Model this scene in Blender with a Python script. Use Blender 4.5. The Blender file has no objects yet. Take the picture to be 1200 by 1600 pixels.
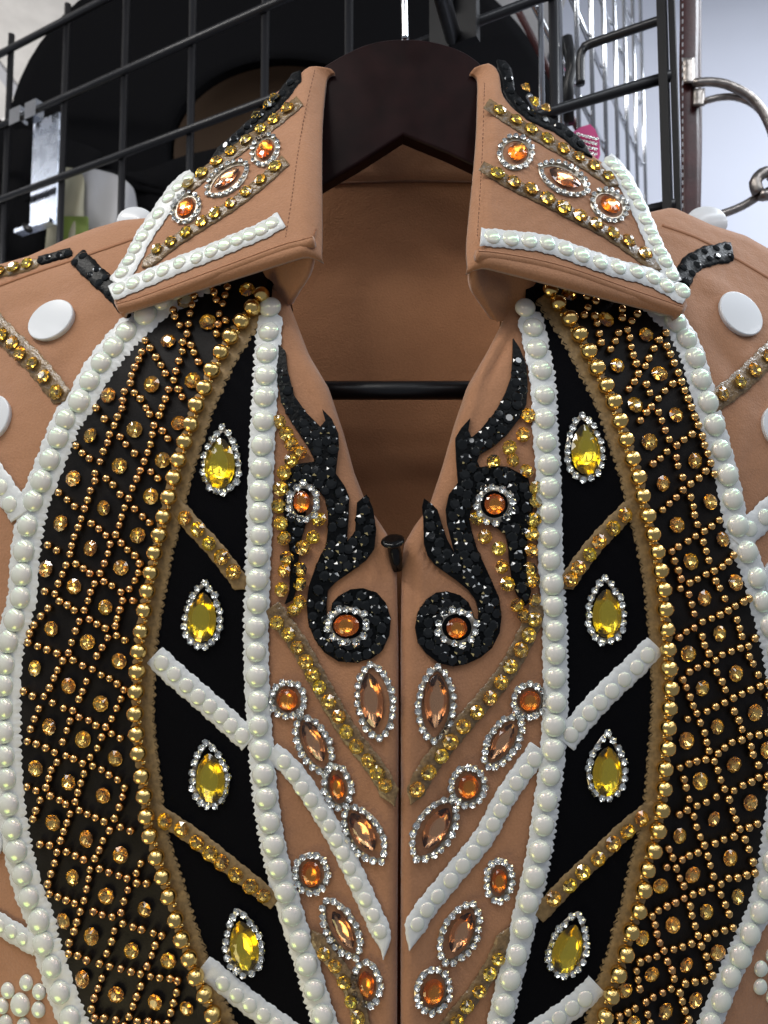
import bpy, bmesh, math, random
from mathutils import Vector, Matrix
from mathutils.geometry import tessellate_polygon
random.seed(7)
sc = bpy.context.scene
col = sc.collection
R = math.radians

# ------------------------------------------------------------------ camera
CAMZ, PITCH, FPX = 1.5, R(4.4), 1600*26/36
cam = bpy.data.cameras.new('camera'); cam_o = bpy.data.objects.new('camera', cam); col.objects.link(cam_o)
cam.sensor_fit = 'VERTICAL'; cam.sensor_height = 36; cam.lens = 26
cam.clip_start = .02; cam.clip_end = 60
cam_o.location = (0, 0, CAMZ); cam_o.rotation_euler = (R(90)+PITCH, 0, 0)
cam.dof.use_dof = True; cam.dof.focus_distance = .49; cam.dof.aperture_fstop = 9
sc.camera = cam_o

# ------------------------------------------------------------------ light
w = bpy.data.worlds.new('World'); sc.world = w; w.use_nodes = True
bgn = w.node_tree.nodes['Background']
bgn.inputs[0].default_value = (.80, .86, 1.0, 1); bgn.inputs[1].default_value = .22
def area(name, loc, target, sx, sy, power, colour):
    l = bpy.data.lights.new(name, 'AREA'); l.shape = 'RECTANGLE'; l.size = sx; l.size_y = sy
    l.energy = power; l.color = colour
    o = bpy.data.objects.new(name, l); col.objects.link(o); o.location = loc
    o.rotation_euler = (Vector(target)-Vector(loc)).to_track_quat('-Z', 'Y').to_euler()
    return o
area('ceiling_tube_lamp', (-.62, .02, 2.50), (0, .5, 1.55), 1.2, .12, 10.5, (1, .97, .92))
area('ceiling_tube_lamp', (.66, .02, 2.55), (0, .5, 1.55), 1.2, .12, 4, (.88, .94, 1))
for k, (x, y) in enumerate(((-1.5, -.6), (1.6, -.7), (-.7, -1.5), (.8, -1.6), (-1.9, .4), (1.9, .3))):
    area('ceiling_tube_lamp', (x, y, 2.66), (x*.2, y+.2, 1.5), 1.2, .10, 2.6, (.97, .98, 1))  # unseen extra tubes, added to give the crystal facets more to reflect
area('ceiling_fill_panel', (0, -1.2, 2.72), (0, -1.2, 0), 4.2, 3.0, 4, (.92, .95, 1))  # added out of view in place of a lit ceiling, for fill and reflections
area('ceiling_tube_lamp', (1.3, .9, 2.70), (1.1, 1.4, 1.6), .8, .3, 19, (.88, .93, 1))
area('ceiling_tube_lamp', (-1.2, 1.9, 2.70), (-1.0, 2.2, 2.0), .8, .3, 18, (.95, .95, 1))
area('ceiling_fill_light', (-1.0, 1.9, 1.95), (-.9, 1.5, 2.8), .5, .5, 7, (1, .97, .94))  # added lamp hidden behind the hat, only brightens the ceiling corner
area('warm_counter_lamp', (-.56, .10, .76), (0, .5, 1.45), .42, .34, 2.2, (1, .82, .38))
sc.view_settings.view_transform = 'Standard'; sc.view_settings.look = 'None'
sc.view_settings.exposure = 0.0; sc.view_settings.gamma = 1
sc.view_settings.use_curve_mapping = False
sc.render.engine = 'CYCLES'
sc.cycles.max_bounces = 12; sc.cycles.transmission_bounces = 8; sc.cycles.glossy_bounces = 6

# ------------------------------------------------------------------ materials
def mat(name, colour, rough=.5, metal=0, spec=.5, coat=0, bump=None, var=None, objvar=0, trans=0, ior=1.5,
        sheen=0, thin=0, rvar=None, bump2=None, var2=None):
    """bump=(scale, strength, dist)  var=(scale, amount)  objvar: per-object hue/value spread"""
    m = bpy.data.materials.new(name); m.use_nodes = True
    nt = m.node_tree; b = nt.nodes['Principled BSDF']; L = nt.links.new
    b.inputs['Base Color'].default_value = (*colour, 1); b.inputs['Roughness'].default_value = rough
    b.inputs['Metallic'].default_value = metal; b.inputs['Specular IOR Level'].default_value = spec
    b.inputs['Coat Weight'].default_value = coat; b.inputs['Coat Roughness'].default_value = .06
    b.inputs['Transmission Weight'].default_value = trans; b.inputs['IOR'].default_value = ior
    b.inputs['Sheen Weight'].default_value = sheen
    if thin: b.inputs['Thin Film Thickness'].default_value = thin; b.inputs['Thin Film IOR'].default_value = 1.8
    tc = nt.nodes.new('ShaderNodeTexCoord'); src = None
    if var:
        n = nt.nodes.new('ShaderNodeTexNoise'); n.inputs['Scale'].default_value = var[0]; n.inputs['Detail'].default_value = 5
        L(tc.outputs['Object'], n.inputs['Vector'])
        mr = nt.nodes.new('ShaderNodeMapRange'); mr.inputs[1].default_value = .3; mr.inputs[2].default_value = .7
        mr.inputs[3].default_value = 1-var[1]; mr.inputs[4].default_value = 1+var[1]*.6
        L(n.outputs[0], mr.inputs[0])
        hs = nt.nodes.new('ShaderNodeHueSaturation'); hs.inputs['Color'].default_value = (*colour, 1)
        L(mr.outputs[0], hs.inputs['Value']); src = hs
    if var2:
        n = nt.nodes.new('ShaderNodeTexNoise'); n.inputs['Scale'].default_value = var2[0]; n.inputs['Detail'].default_value = 6; n.inputs['Roughness'].default_value = .7
        L(tc.outputs['Object'], n.inputs['Vector'])
        mr = nt.nodes.new('ShaderNodeMapRange'); mr.inputs[1].default_value = .25; mr.inputs[2].default_value = .75
        mr.inputs[3].default_value = 1-var2[1]; mr.inputs[4].default_value = 1+var2[1]
        L(n.outputs[0], mr.inputs[0]); h3 = nt.nodes.new('ShaderNodeHueSaturation'); L(mr.outputs[0], h3.inputs['Value'])
        if src: L(src.outputs[0], h3.inputs['Color'])
        else: h3.inputs['Color'].default_value = (*colour, 1)
        src = h3
    if objvar:
        oi = nt.nodes.new('ShaderNodeObjectInfo')
        h2 = nt.nodes.new('ShaderNodeHueSaturation')
        a = nt.nodes.new('ShaderNodeMapRange'); a.inputs[3].default_value = .5-.034*objvar; a.inputs[4].default_value = .5+.004*objvar
        L(oi.outputs['Random'], a.inputs[0]); L(a.outputs[0], h2.inputs['Hue'])
        mt = nt.nodes.new('ShaderNodeMath'); mt.operation = 'MULTIPLY'; mt.inputs[1].default_value = 17.31
        fr = nt.nodes.new('ShaderNodeMath'); fr.operation = 'FRACT'
        c = nt.nodes.new('ShaderNodeMapRange'); c.inputs[3].default_value = 1-.25*objvar; c.inputs[4].default_value = 1+.15*objvar
        L(oi.outputs['Random'], mt.inputs[0]); L(mt.outputs[0], fr.inputs[0]); L(fr.outputs[0], c.inputs[0]); L(c.outputs[0], h2.inputs['Value'])
        if src: L(src.outputs[0], h2.inputs['Color'])
        else: h2.inputs['Color'].default_value = (*colour, 1)
        src = h2
    if src: L(src.outputs[0], b.inputs['Base Color'])
    if rvar:
        n = nt.nodes.new('ShaderNodeTexNoise'); n.inputs['Scale'].default_value = rvar[0]; L(tc.outputs['Object'], n.inputs['Vector'])
        mr = nt.nodes.new('ShaderNodeMapRange'); mr.inputs[3].default_value = rvar[1]; mr.inputs[4].default_value = rvar[2]
        L(n.outputs[0], mr.inputs[0]); L(mr.outputs[0], b.inputs['Roughness'])
    if bump:
        n = nt.nodes.new('ShaderNodeTexNoise'); n.inputs['Scale'].default_value = bump[0]; n.inputs['Detail'].default_value = 3
        L(tc.outputs['Object'], n.inputs['Vector'])
        bp = nt.nodes.new('ShaderNodeBump'); bp.inputs['Strength'].default_value = bump[1]; bp.inputs['Distance'].default_value = bump[2]
        L(n.outputs[0], bp.inputs['Height']); L(bp.outputs[0], b.inputs['Normal'])
        if bump2:
            n = nt.nodes.new('ShaderNodeTexNoise'); n.inputs['Scale'].default_value = bump2[0]; n.inputs['Detail'].default_value = 2
            L(tc.outputs['Object'], n.inputs['Vector'])
            b2 = nt.nodes.new('ShaderNodeBump'); b2.inputs['Strength'].default_value = bump2[1]; b2.inputs['Distance'].default_value = bump2[2]
            L(n.outputs[0], b2.inputs['Height']); L(b2.outputs[0], bp.inputs['Normal'])
    return m
M = dict(
    tan=mat('tan_stretch_fabric', (.410, .202, .106), .8, spec=.15, sheen=.3, bump=(700, .4, .0010), var=(650, .08), bump2=(38, .35, .006), var2=(45, .03)),
    taninner=mat('tan_lining_fabric', (.43, .205, .102), .85, spec=.12, bump=(700, .6, .0012), var=(650, .08), bump2=(25, .3, .008), var2=(30, .03)),
    seam=mat('tan_seam', (.34, .15, .07), .8),
    thread=mat('brown_thread', (.16, .07, .035), .8),
    lattice=mat('dark_brown_mesh_panel', (.010, .0085, .0080), .5, spec=.14, bump=(700, .25, .0008), var=(60, .5), rvar=(45, .4, .7)),
    velvet=mat('black_velvet', (.0035, .0035, .0045), .95, spec=.05, bump=(2200, .5, .0006)),
    whitetape=mat('white_vinyl_tape', (.70, .715, .71), .38, spec=.5, bump=(420, .35, .0008), var=(220, .08)),
    goldtape=mat('tan_gold_tape', (.27, .175, .075), .55, spec=.35, bump=(500, .3, .0008), var=(350, .3)),
    glue=mat('clear_glue_tape', (.22, .14, .065), .2, spec=.6, bump=(420, .7, .0012), var=(300, .45)),
    blacktape=mat('black_vinyl_tape', (.002, .0025, .003), .38, spec=.12, bump=(400, .5, .001)),
    pearl=mat('iridescent_white_pearl', (.80, .79, .735), .2, spec=.42, coat=.45, thin=408, var=(120, .06), objvar=.14),
    disc=mat('glossy_white_enamel', (.70, .72, .74), .28, spec=.4, coat=.12),
    gold=mat('polished_gold', (.86, .60, .22), .13, 1, bump=(900, .12, .0006)),
    bronze=mat('bronze_bead', (.74, .46, .18), .2, 1, objvar=.5),
    blackstone=mat('jet_crystal', (.002, .003, .003), .035, 0, spec=.6, coat=.0),
    silver=mat('silver_setting', (.45, .40, .33), .35, 1),
    yellowgl=mat('yellow_crystal', (1, .93, .42), .01, trans=1, ior=1.62),
    yellowfoil=mat('yellow_foil', (1, .82, .12), .14, 1),
    peachgl=mat('peach_crystal', (.99, .84, .68), .01, trans=1, ior=1.62),
    peachfoil=mat('peach_foil', (.92, .58, .36), .14, 1),
    orangegl=mat('orange_crystal', (1, .78, .45), .02, trans=1, ior=1.6),
    orangefoil=mat('orange_foil', (.95, .46, .10), .2, 1),
    studgl=mat('gold_crystal', (1, .97, .80), .01, trans=1, ior=1.6),
    studfoil=mat('gold_crystal_foil', (1.0, .76, .20), .10, 1, objvar=.55),
    ambergl=mat('amber_crystal', (1, .95, .76), .01, trans=1, ior=1.6),
    amberfoil=mat('amber_crystal_foil', (.96, .70, .24), .12, 1, objvar=.45),
    rhinegl=mat('clear_crystal', (1, 1, .99), .01, trans=1, ior=1.65),
    rhinefoil=mat('silver_foil', (.97, .98, .95), .12, 1),
    wood=mat('dark_burgundy_wood', (.013, .0042, .0042), .34, spec=.10, coat=0, var=(60, .4), rvar=(40, .25, .5)),
    blackplastic=mat('black_plastic', (.006, .006, .007), .35),
    blackmetal=mat('black_powder_coat', (.012, .012, .014), .34, spec=.45, bump=(500, .1, .0005)),
    chrome=mat('chrome', (.72, .73, .75), .16, 1),
    steel=mat('brushed_steel', (.62, .66, .74), .24, 1, rvar=(60, .15, .4)),
    oldsteel=mat('worn_steel', (.38, .34, .31), .34, 1, bump=(160, .4, .002), var=(120, .3)),
    felt=mat('black_felt', (.005, .005, .006), .95, spec=.1, bump=(900, .5, .001)),
    brownfelt=mat('brown_felt', (.085, .055, .036), .9, spec=.1, bump=(700, .5, .001)),
    leather=mat('burgundy_leather', (.055, .012, .012), .4, spec=.45, bump=(300, .3, .001), var=(60, .3)),
    wall=mat('lavender_white_wall', (.60, .62, .70), .9, var=(3, .04)),
    ceil=mat('grey_ceiling_tile', (.62, .60, .57), .9, bump=(120, .4, .003), var=(20, .1)),
    bag=mat('grey_white_bag', (.42, .42, .44), .5), cream=mat('cream_card', (.45, .42, .30), .6), green=mat('green_card', (.22, .30, .06), .6),
    buttonblack=mat('glossy_black_button', (.004, .004, .004), .16, spec=.3),
    blackpost=mat('matt_black_paint', (.009, .009, .010), .45, spec=.14),
    pink=mat('hot_pink_leather', (.80, .03, .25), .4),
)

# ------------------------------------------------------------------ helpers
def link(o, parent=None):
    col.objects.link(o)
    if parent is not None:
        o.parent = parent
        if parent.type == 'EMPTY': o.matrix_parent_inverse = Matrix.Translation(parent.location).inverted()
    return o
def thing(name, label, cat, loc=(0, 0, 0), group=None):
    o = bpy.data.objects.new(name, None); o.empty_display_size = .02; col.objects.link(o); o.location = loc
    o['label'] = label; o['category'] = cat
    if group: o['group'] = group
    return o
def mesh(name, V, F, m, smooth=True):
    me = bpy.data.meshes.new(name); me.from_pydata([tuple(v) for v in V], [], F); me.validate()
    for x in (m if isinstance(m, (list, tuple)) else [m]): me.materials.append(x)
    if smooth: me.polygons.foreach_set('use_smooth', [True]*len(me.polygons))
    me.update(); return me
def obj(name, V, F, m, parent=None, smooth=True, label=None, kind=None):
    o = bpy.data.objects.new(name, mesh(name, V, F, m, smooth)); link(o, parent)
    if label: o['label'] = label
    if kind: o['kind'] = kind
    return o
def fix(o):
    bm = bmesh.new(); bm.from_mesh(o.data); bmesh.ops.recalc_face_normals(bm, faces=bm.faces); bm.to_mesh(o.data); bm.free(); return o
def inst(name, me, Mx, parent):
    o = bpy.data.objects.new(name, me); link(o, parent)
    o.matrix_basis = Mx
    return o
def grid_faces(nr, nc, close=False):
    F = []
    for i in range(nr-1):
        for j in range(nc-1 if not close else nc):
            k = (j+1) % nc
            F.append((i*nc+j, i*nc+k, (i+1)*nc+k, (i+1)*nc+j))
    return F
def lerp(a, b, t): return a+(b-a)*t
def interp(pts, y, ky=1, kx=0):
    """piecewise-linear x(y) through pts sorted by their ky coordinate"""
    if y <= pts[0][ky]: a, b = pts[0], pts[1]
    elif y >= pts[-1][ky]: a, b = pts[-2], pts[-1]
    else:
        for a, b in zip(pts, pts[1:]):
            if a[ky] <= y <= b[ky]: break
    d = b[ky]-a[ky]
    return a[kx] if abs(d) < 1e-9 else a[kx]+(b[kx]-a[kx])*(y-a[ky])/d
def crom(P, step=3.0, closed=False):
    """Catmull-Rom resample of a polyline at an even step"""
    P = [Vector(p) for p in P]; n = len(P); out = []
    for i in range(n if closed else n-1):
        g = (lambda k: P[k % n]) if closed else (lambda k: P[max(0, min(n-1, k))])
        p0, p1, p2, p3 = g(i-1), g(i), g(i+1), g(i+2)
        k = max(1, int((p2-p1).length/step))
        for j in range(k):
            t = j/k
            out.append(.5*((2*p1)+(p2-p0)*t+(2*p0-5*p1+4*p2-p3)*t*t+(3*p1-p0-3*p2+p3)*t**3))
    if not closed: out.append(P[-1])
    return out
def tube(name, P, r, m, parent, n=8, step=None, cap=True):
    P = [Vector(p) for p in P]
    if step: P = crom(P, step)
    V = []; F = []
    for i, p in enumerate(P):
        d = (P[min(i+1, len(P)-1)]-P[max(i-1, 0)]).normalized()
        a = d.orthogonal().normalized() if i == 0 else (pa-d*pa.dot(d)).normalized()
        pa = a; b = d.cross(a); rr = r(i/(len(P)-1)) if callable(r) else r
        for k in range(n):
            t = 2*math.pi*k/n; V.append(p+(a*math.cos(t)+b*math.sin(t))*rr)
    F = grid_faces(len(P), n, True)
    if cap: F += [tuple(range(n)), tuple(reversed(range(len(V)-n, len(V))))]
    return fix(obj(name, V, F, m, parent))
def ray(px, py):
    c, s = math.cos(PITCH), math.sin(PITCH); u = (px-600)/FPX; v = (800-py)/FPX
    return Vector((u, c-s*v, s+c*v))
def at(px, py, y):
    d = ray(px, py); return Vector((d.x*y/d.y, y, CAMZ+d.z*y/d.y))
class Surf:
    """a height field y = f(x, z) that carries things glued to it"""
    def __init__(s, f): s.f = f; s.c = {}
    def hit(s, px, py):
        k = (round(px, 2), round(py, 2))
        if k in s.c: return s.c[k]
        d = ray(px, py); y = .5
        for _ in range(40):
            yn = s.f(d.x*y/d.y, d.z*y/d.y)
            if abs(yn-y) < 1e-7: break
            y = y+(yn-y)*.8
        x, z = d.x*y/d.y, d.z*y/d.y; e = 1e-4
        n = Vector(((s.f(x+e, z)-s.f(x-e, z))/(2*e), -1, (s.f(x, z+e)-s.f(x, z-e))/(2*e))).normalized()
        s.c[k] = (Vector((x, y, z+CAMZ)), n, y/d.y/FPX)
        return s.c[k]
    def P(s, px, py, h=0):
        p, n, _ = s.hit(px, py); return p+n*h
    def frame(s, px, py, h=0, r=1, ang=0, tilt=0, hs=1):
        p, n, k = s.hit(px, py)
        if tilt:
            n = (n+Vector((random.uniform(-1, 1), 0, random.uniform(-1, 1)))*tilt).normalized()
        x = Vector((1, 0, 0)); x = (x-n*x.dot(n)).normalized(); y = n.cross(x)
        c, q = math.cos(ang), math.sin(ang); x, y = x*c+y*q, y*c-x*q
        q = r*k; m = Matrix((x*q, y*q, n*q*hs)).transposed().to_4x4(); m.translation = p+n*h
        return m
def ss(a, b, t):
    t = max(0, min(1, (t-a)/(b-a))); return t*t*(3-2*t)
XC = .0096
def f_body(x, z):
    d = abs(x-XC)
    y = .472+.60*x*x+1.0*max(0, z-.04)**2+.10*max(0, -z-.05)**2
    y -= .0085*math.exp(-(d/.030)**1.5)*ss(.05, -.10, z)
    y += .0010*math.sin(31*x+1.3)*math.sin(27*z+.4)+.0006*math.sin(70*x-22*z)
    return y
body = Surf(f_body)
def plane_surf(A, B, C, bulge=0, cx=0, cz=0, rad=.1):
    a, b, c = (at(*A), at(*B), at(*C))
    n = (b-a).cross(c-a)
    def f(x, z): 
        y = a.y-(n.x*(x-a.x)+n.z*(z+CAMZ-a.z))/n.y
        return y-bulge*math.exp(-((x-cx)**2+(z-cz)**2)/rad**2)+.0007*math.sin(55*x+20*z)
    return Surf(f)
colL = plane_surf((502, 100, .520), (493, 380, .456), (180, 470, .497), .006, -.10, .27, .08)
colR = plane_surf((754, 100, .520), (738, 400, .456), (1076, 473, .497), .006, .12, .27, .08)
MM = .001

# shared small meshes -------------------------------------------------------
def dome(name, m, nseg=16, nring=6, h=.85, base=.12):
    V = [(math.cos(2*math.pi*j/nseg)*.96, math.sin(2*math.pi*j/nseg)*.96, -base) for j in range(nseg)]
    for i in range(nring):
        t = math.pi/2*i/nring
        V += [(math.cos(t)*math.cos(2*math.pi*j/nseg), math.cos(t)*math.sin(2*math.pi*j/nseg), h*math.sin(t)) for j in range(nseg)]
    V.append((0, 0, h)); F = grid_faces(nring+1, nseg, True); k = nring*nseg
    F += [(k+j, k+(j+1) % nseg, len(V)-1) for j in range(nseg)]
    return mesh(name, V, F, m)
def ball(name, m, nseg=10, nring=7, zc=.75):
    V = []
    for i in range(1, nring):
        t = math.pi*i/nring-math.pi/2
        V += [(math.cos(t)*math.cos(2*math.pi*j/nseg), math.cos(t)*math.sin(2*math.pi*j/nseg), math.sin(t)+zc) for j in range(nseg)]
    V += [(0, 0, zc-1), (0, 0, zc+1)]; F = grid_faces(nring-1, nseg, True); k = (nring-2)*nseg
    F += [((j+1) % nseg, j, len(V)-2) for j in range(nseg)]+[(k+j, k+(j+1) % nseg, len(V)-1) for j in range(nseg)]
    return mesh(name, V, F, m)
def chaton(name, m, n=8, h=.62, table=.42, girdle=.16):
    V = []; F = []
    for (r, z, o) in ((.97, -.1, 0), (1, girdle, 0), (table, h, .5)):
        V += [(r*math.cos(2*math.pi*(j+o)/n), r*math.sin(2*math.pi*(j+o)/n), z) for j in range(n)]
    F += grid_faces(2, n, True)
    for j in range(n):
        k = (j+1) % n
        F += [(n+j, n+k, 2*n+j), (n+k, 2*n+k, 2*n+j)]
    F.append(tuple(2*n+j for j in range(n)))
    return mesh(name, V, F, m, smooth=False)
def crystal(name, gl, fo_, n=8, h=.72, table=.46, girdle=.34):
    """foil-backed chaton: glass crown over a mirrored cone"""
    V = []; F = []
    for (r, z, o) in ((1, girdle, 0), (table, h, .5)):
        V += [(r*math.cos(2*math.pi*(j+o)/n), r*math.sin(2*math.pi*(j+o)/n), z) for j in range(n)]
    V.append((0, 0, h)); c = len(V)-1; V.append((.06, -.05, -.05)); d = len(V)-1
    for j in range(n):
        k = (j+1) % n
        F += [(j, k, n+j), (k, n+k, n+j), (n+j, n+k, c)]
    m = len(F); F += [(k_, j, d) for j, k_ in ((j, (j+1) % n) for j in range(n))]
    me = mesh(name, V, F, [gl, fo_], smooth=False)
    for i, f in enumerate(me.polygons): f.material_index = 0 if i < m else 1
    return me
def chaton2(name, m, n=10):
    """two rows of facets under a small table"""
    V = []
    for (r, z, o) in ((.97, -.1, 0), (1, .14, 0), (.74, .42, .5), (.36, .60, 0)):
        V += [(r*math.cos(2*math.pi*(j+o)/n), r*math.sin(2*math.pi*(j+o)/n), z) for j in range(n)]
    F = grid_faces(2, n, True)
    for j in range(n):
        k = (j+1) % n
        F += [(n+j, n+k, 2*n+j), (n+k, 2*n+k, 2*n+j)]
        F += [(2*n+j, 2*n+k, 3*n+k), (2*n+j, 3*n+k, 3*n+j)]
    F.append(tuple(3*n+j for j in range(n)))
    return mesh(name, V, F, m, smooth=False)
ME = dict(pearl=dome('pearl', M['pearl'], 18, 7, .64), gold=ball('gold_bead', M['gold'], 16, 11, .78),
          link=dome('gold_link', M['gold'], 8, 4, .8),
          bronze=ball('bronze_bead', M['bronze']), stud=crystal('gold_stud', M['studgl'], M['studfoil'], 8), spike=crystal('gold_spike', M['studgl'], M['studfoil'], 8, .85, .3),
          amber=crystal('amber_stud', M['ambergl'], M['amberfoil'], 8), amber2=crystal('amber_stud', M['ambergl'], M['amberfoil'], 10, .66, .5),
          black=chaton('black_stone', M['blackstone'], 8, .38, .60, .1), bandpearl=dome('pearl', M['pearl'], 16, 6, .35), rhine=crystal('rhinestone', M['rhinegl'], M['rhinefoil'], 6, .8, .5))

# ------------------------------------------------------------------ the setting
def box(name, lo, hi, m, parent=None, kind=None, label=None):
    x0, y0, z0 = lo; x1, y1, z1 = hi
    V = [(x, y, z) for z in (z0, z1) for y in (y0, y1) for x in (x0, x1)]
    F = [(0, 2, 3, 1), (4, 5, 7, 6), (0, 1, 5, 4), (2, 6, 7, 3), (0, 4, 6, 2), (1, 3, 7, 5)]
    return obj(name, V, F, m, parent, False, label, kind)
box('wall_right', (.42, 1.75, 0), (3.2, 1.85, 3.4), M['wall'], kind='structure')
box('wall_back', (-3.5, 3.4, 0), (.41, 3.5, 2.76), M['wall'], kind='structure')
ceil = box('ceiling', (-3.5, .9, 2.78), (.41, 3.4, 2.86), M['ceil'], kind='structure')
for i in range(7): box('ceiling_bar', (-3.4+i*.6, .92, 2.770), (-3.37+i*.6, 3.38, 2.778), M['bag'], ceil)

# gridwall: plane turned 28 degrees, receding to the left
GD = Vector((-.8796, .4757, 0)); G0 = Vector((0, .765, 0))
def gw(px, py, off=0):
    """pixel -> point on the gridwall's plane"""
    d = ray(px, py); n = Vector((GD.y, -GD.x, 0))*-1
    t = (G0.dot(n)-off)/d.dot(n); return Vector((d.x*t, d.y*t, CAMZ+d.z*t))
grid = thing('gridwall_panel', 'black wire gridwall panel standing behind the jacket', 'gridwall', (0, .74, 0))
zt = [gw(400, 18).z, gw(400, 163).z]; dz = zt[0]-zt[1]
zs = [zt[0]+dz*k for k in (1, 0, -1, -2, -3, -4, -5, -6, -7)]
eL, eR = gw(-260, 300), gw(1052, 200)
for z in zs:
    tube('horizontal_wire', [(eL.x, eL.y, z), (eR.x, eR.y, z)], .0050, M['blackmetal'], grid, 10)
n2 = Vector((GD.y, -GD.x, 0))                     # away from the camera side
for px in (-175, -75, 8, 95, 188, 293, 408, 540, 690, 864):
    p = gw(px, 150)+n2*.0065*(-1 if n2.y < 0 else 1)
    tube('vertical_wire', [(p.x, p.y, zs[-1]-.03), (p.x, p.y, zs[0]+.03)], .0048, M['blackmetal'], grid, 10)
a = gw(1040, 200); b = gw(1066, 200)
def slab(name, P, Q, thick, z0, z1, m, parent, off=0):
    """upright slab along P-Q (plan), pushed off along the plane's normal"""
    d = (Q-P); d.z = 0; d.normalize(); n = Vector((d.y, -d.x, 0)); n = n if n.y > 0 else -n
    V = []
    for z in (z0, z1):
        for p in (P, Q):
            for t in (off, off+thick): q = p+n*t; V.append((q.x, q.y, z))
    F = [(0, 1, 3, 2), (4, 6, 7, 5), (0, 2, 6, 4), (1, 5, 7, 3), (0, 4, 5, 1), (2, 3, 7, 6)]
    o = fix(obj(name, V, F, m, parent, False)); return o
slab('end_post', gw(1033, 200), gw(1047, 200), .016, zs[-1]-.1, zs[0]+.12, M['blackpost'], grid, -.008)
slab('end_post', gw(1050, 200), gw(1060, 200), .010, zs[-1]-.1, zs[0]+.12, M['blackpost'], grid, -.002)
tube('support_rod', [gw(1036, 30, 0), gw(925, 68), gw(912, 76), gw(907, 90), gw(907, 132)], .0042, M['blackmetal'], grid, 10, step=.004)

fo = thing('faceout_bracket', 'black metal bracket plate with a pin fixed on the gridwall above the hanger', 'bracket', gw(722, 90))
P0, P1 = gw(686, 90), gw(758, 90)
zb = gw(722, 92).z
slab('plate', P0, P1, .010, zb, zb+.22, M['blackpost'], fo, -.024)
pc = gw(718, 30, 0); pn = Vector((-.4757, -.8796, 0))
q = pc+pn*.034
tube('pin', [q+Vector((0, 0, -.006)), q+Vector((0, 0, -.003)), q+Vector((0, 0, .002)), q+Vector((0, 0, .09))], lambda t: .0075 if t > .1 else .0055, M['blackplastic'], fo, 14)
hz = .53                                              # height of the arm above the camera's level
arm0 = gw(722, 90)+pn*.024; arm0.z = CAMZ+hz
tube('arm', [arm0, Vector((.012, .50, CAMZ+hz))], .008, M['blackmetal'], fo, 12)

# silver display hook on the left of the gridwall
hk = thing('display_hook', 'shiny silver display hook plate clipped over the gridwall wire', 'hook', gw(58, 350))
a, b = gw(38, 260), gw(78, 260)
slab('plate', a, b, .003, gw(58, 350).z, gw(58, 178).z, M['steel'], hk, .012)
slab('clip', gw(21, 185), gw(37, 185), .014, gw(29, 196).z, gw(29, 172).z, M['chrome'], hk, -.007)
slab('clip', gw(45, 178), gw(62, 178), .014, gw(53, 187).z, gw(53, 162).z, M['chrome'], hk, -.007)
slab('lip', gw(24, 352), gw(78, 352), .014, gw(50, 356).z, gw(50, 350).z, M['steel'], hk, -.002)
tube('stub_rod', [gw(20, 345)+n2*.02, gw(75, 372)-n2*.03], .005, M['blackmetal'], hk)

# hats hanging behind the gridwall
def hat(name, label, c, rx, ry, rot, m, crown_h, curl, rim):
    """cowboy hat: brim disc with rolled sides, crown standing up from it; rot = world rotation"""
    t = thing(name, label, 'hat', c)
    Mx = Matrix.Translation(Vector(c)) @ rot.to_matrix().to_4x4()
    V = []; n = 72; rings = 14
    for sgn in (0, 1):
        for i in range(rings):
            s = lerp(rim, 1, i/(rings-1))
            for j in range(n):
                a = 2*math.pi*j/n; u = (s-rim)/(1-rim)
                V.append(Mx @ Vector((rx*s*math.cos(a), ry*s*math.sin(a), curl*u*u*(math.cos(a)**2)-sgn*.004+.008*u*math.sin(3*a+1))))
    F = grid_faces(rings, n, True); k = rings*n
    F += [tuple(x+k for x in reversed(f)) for f in grid_faces(rings, n, True)]
    F += [(j+(rings-1)*n, (j+1) % n+(rings-1)*n, (j+1) % n+(rings-1)*n+k, j+(rings-1)*n+k) for j in range(n)]
    F += [(j+k, (j+1) % n+k, (j+1) % n, j) for j in range(n)]
    fix(obj('brim', V, F, m, t))
    V = []; nr = 12
    for i in range(nr):
        u = i/(nr-1); s = rim*(1.02-.22*u) if u < .85 else rim*(.83-.9*(u-.85)*4)
        for j in range(n):
            a = 2*math.pi*j/n
            V.append(Mx @ Vector((rx*s*math.cos(a)*1.0, ry*s*math.sin(a), crown_h*min(1, u*1.12)-.022*max(0, u-.5)*math.cos(a)**8*2)))
    F = grid_faces(nr, n, True)+[tuple(range((nr-1)*n, nr*n))]
    fix(obj('crown', V, F, m, t))
    V = []
    for i in range(8):
        u = i/7*math.pi/2
        for j in range(n):
            a = 2*math.pi*j/n; V.append(Mx @ Vector((rx*rim*.97*math.cos(u)*math.cos(a), ry*rim*.97*math.cos(u)*math.sin(a), .012+crown_h*.8*math.sin(u))))
    fix(obj('lining', V, grid_faces(8, n, True), M['brownfelt'], t))
    V = [];
    for i in range(2):
        for j in range(n):
            a = 2*math.pi*j/n; V.append(Mx @ Vector((rx*rim*1.05*math.cos(a), ry*rim*1.05*math.sin(a), .004+.022*i)))
    fix(obj('hat_band', V, grid_faces(2, n, True), M['leather'], t))
    return t
from mathutils import Euler
hat('black_hat', 'wide brimmed black felt hat seen from below behind the gridwall', at(448, 240, 1.22), .485, .365, Euler((R(-80), 0, 0)), M['felt'], .12, .02, .42)
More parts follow.
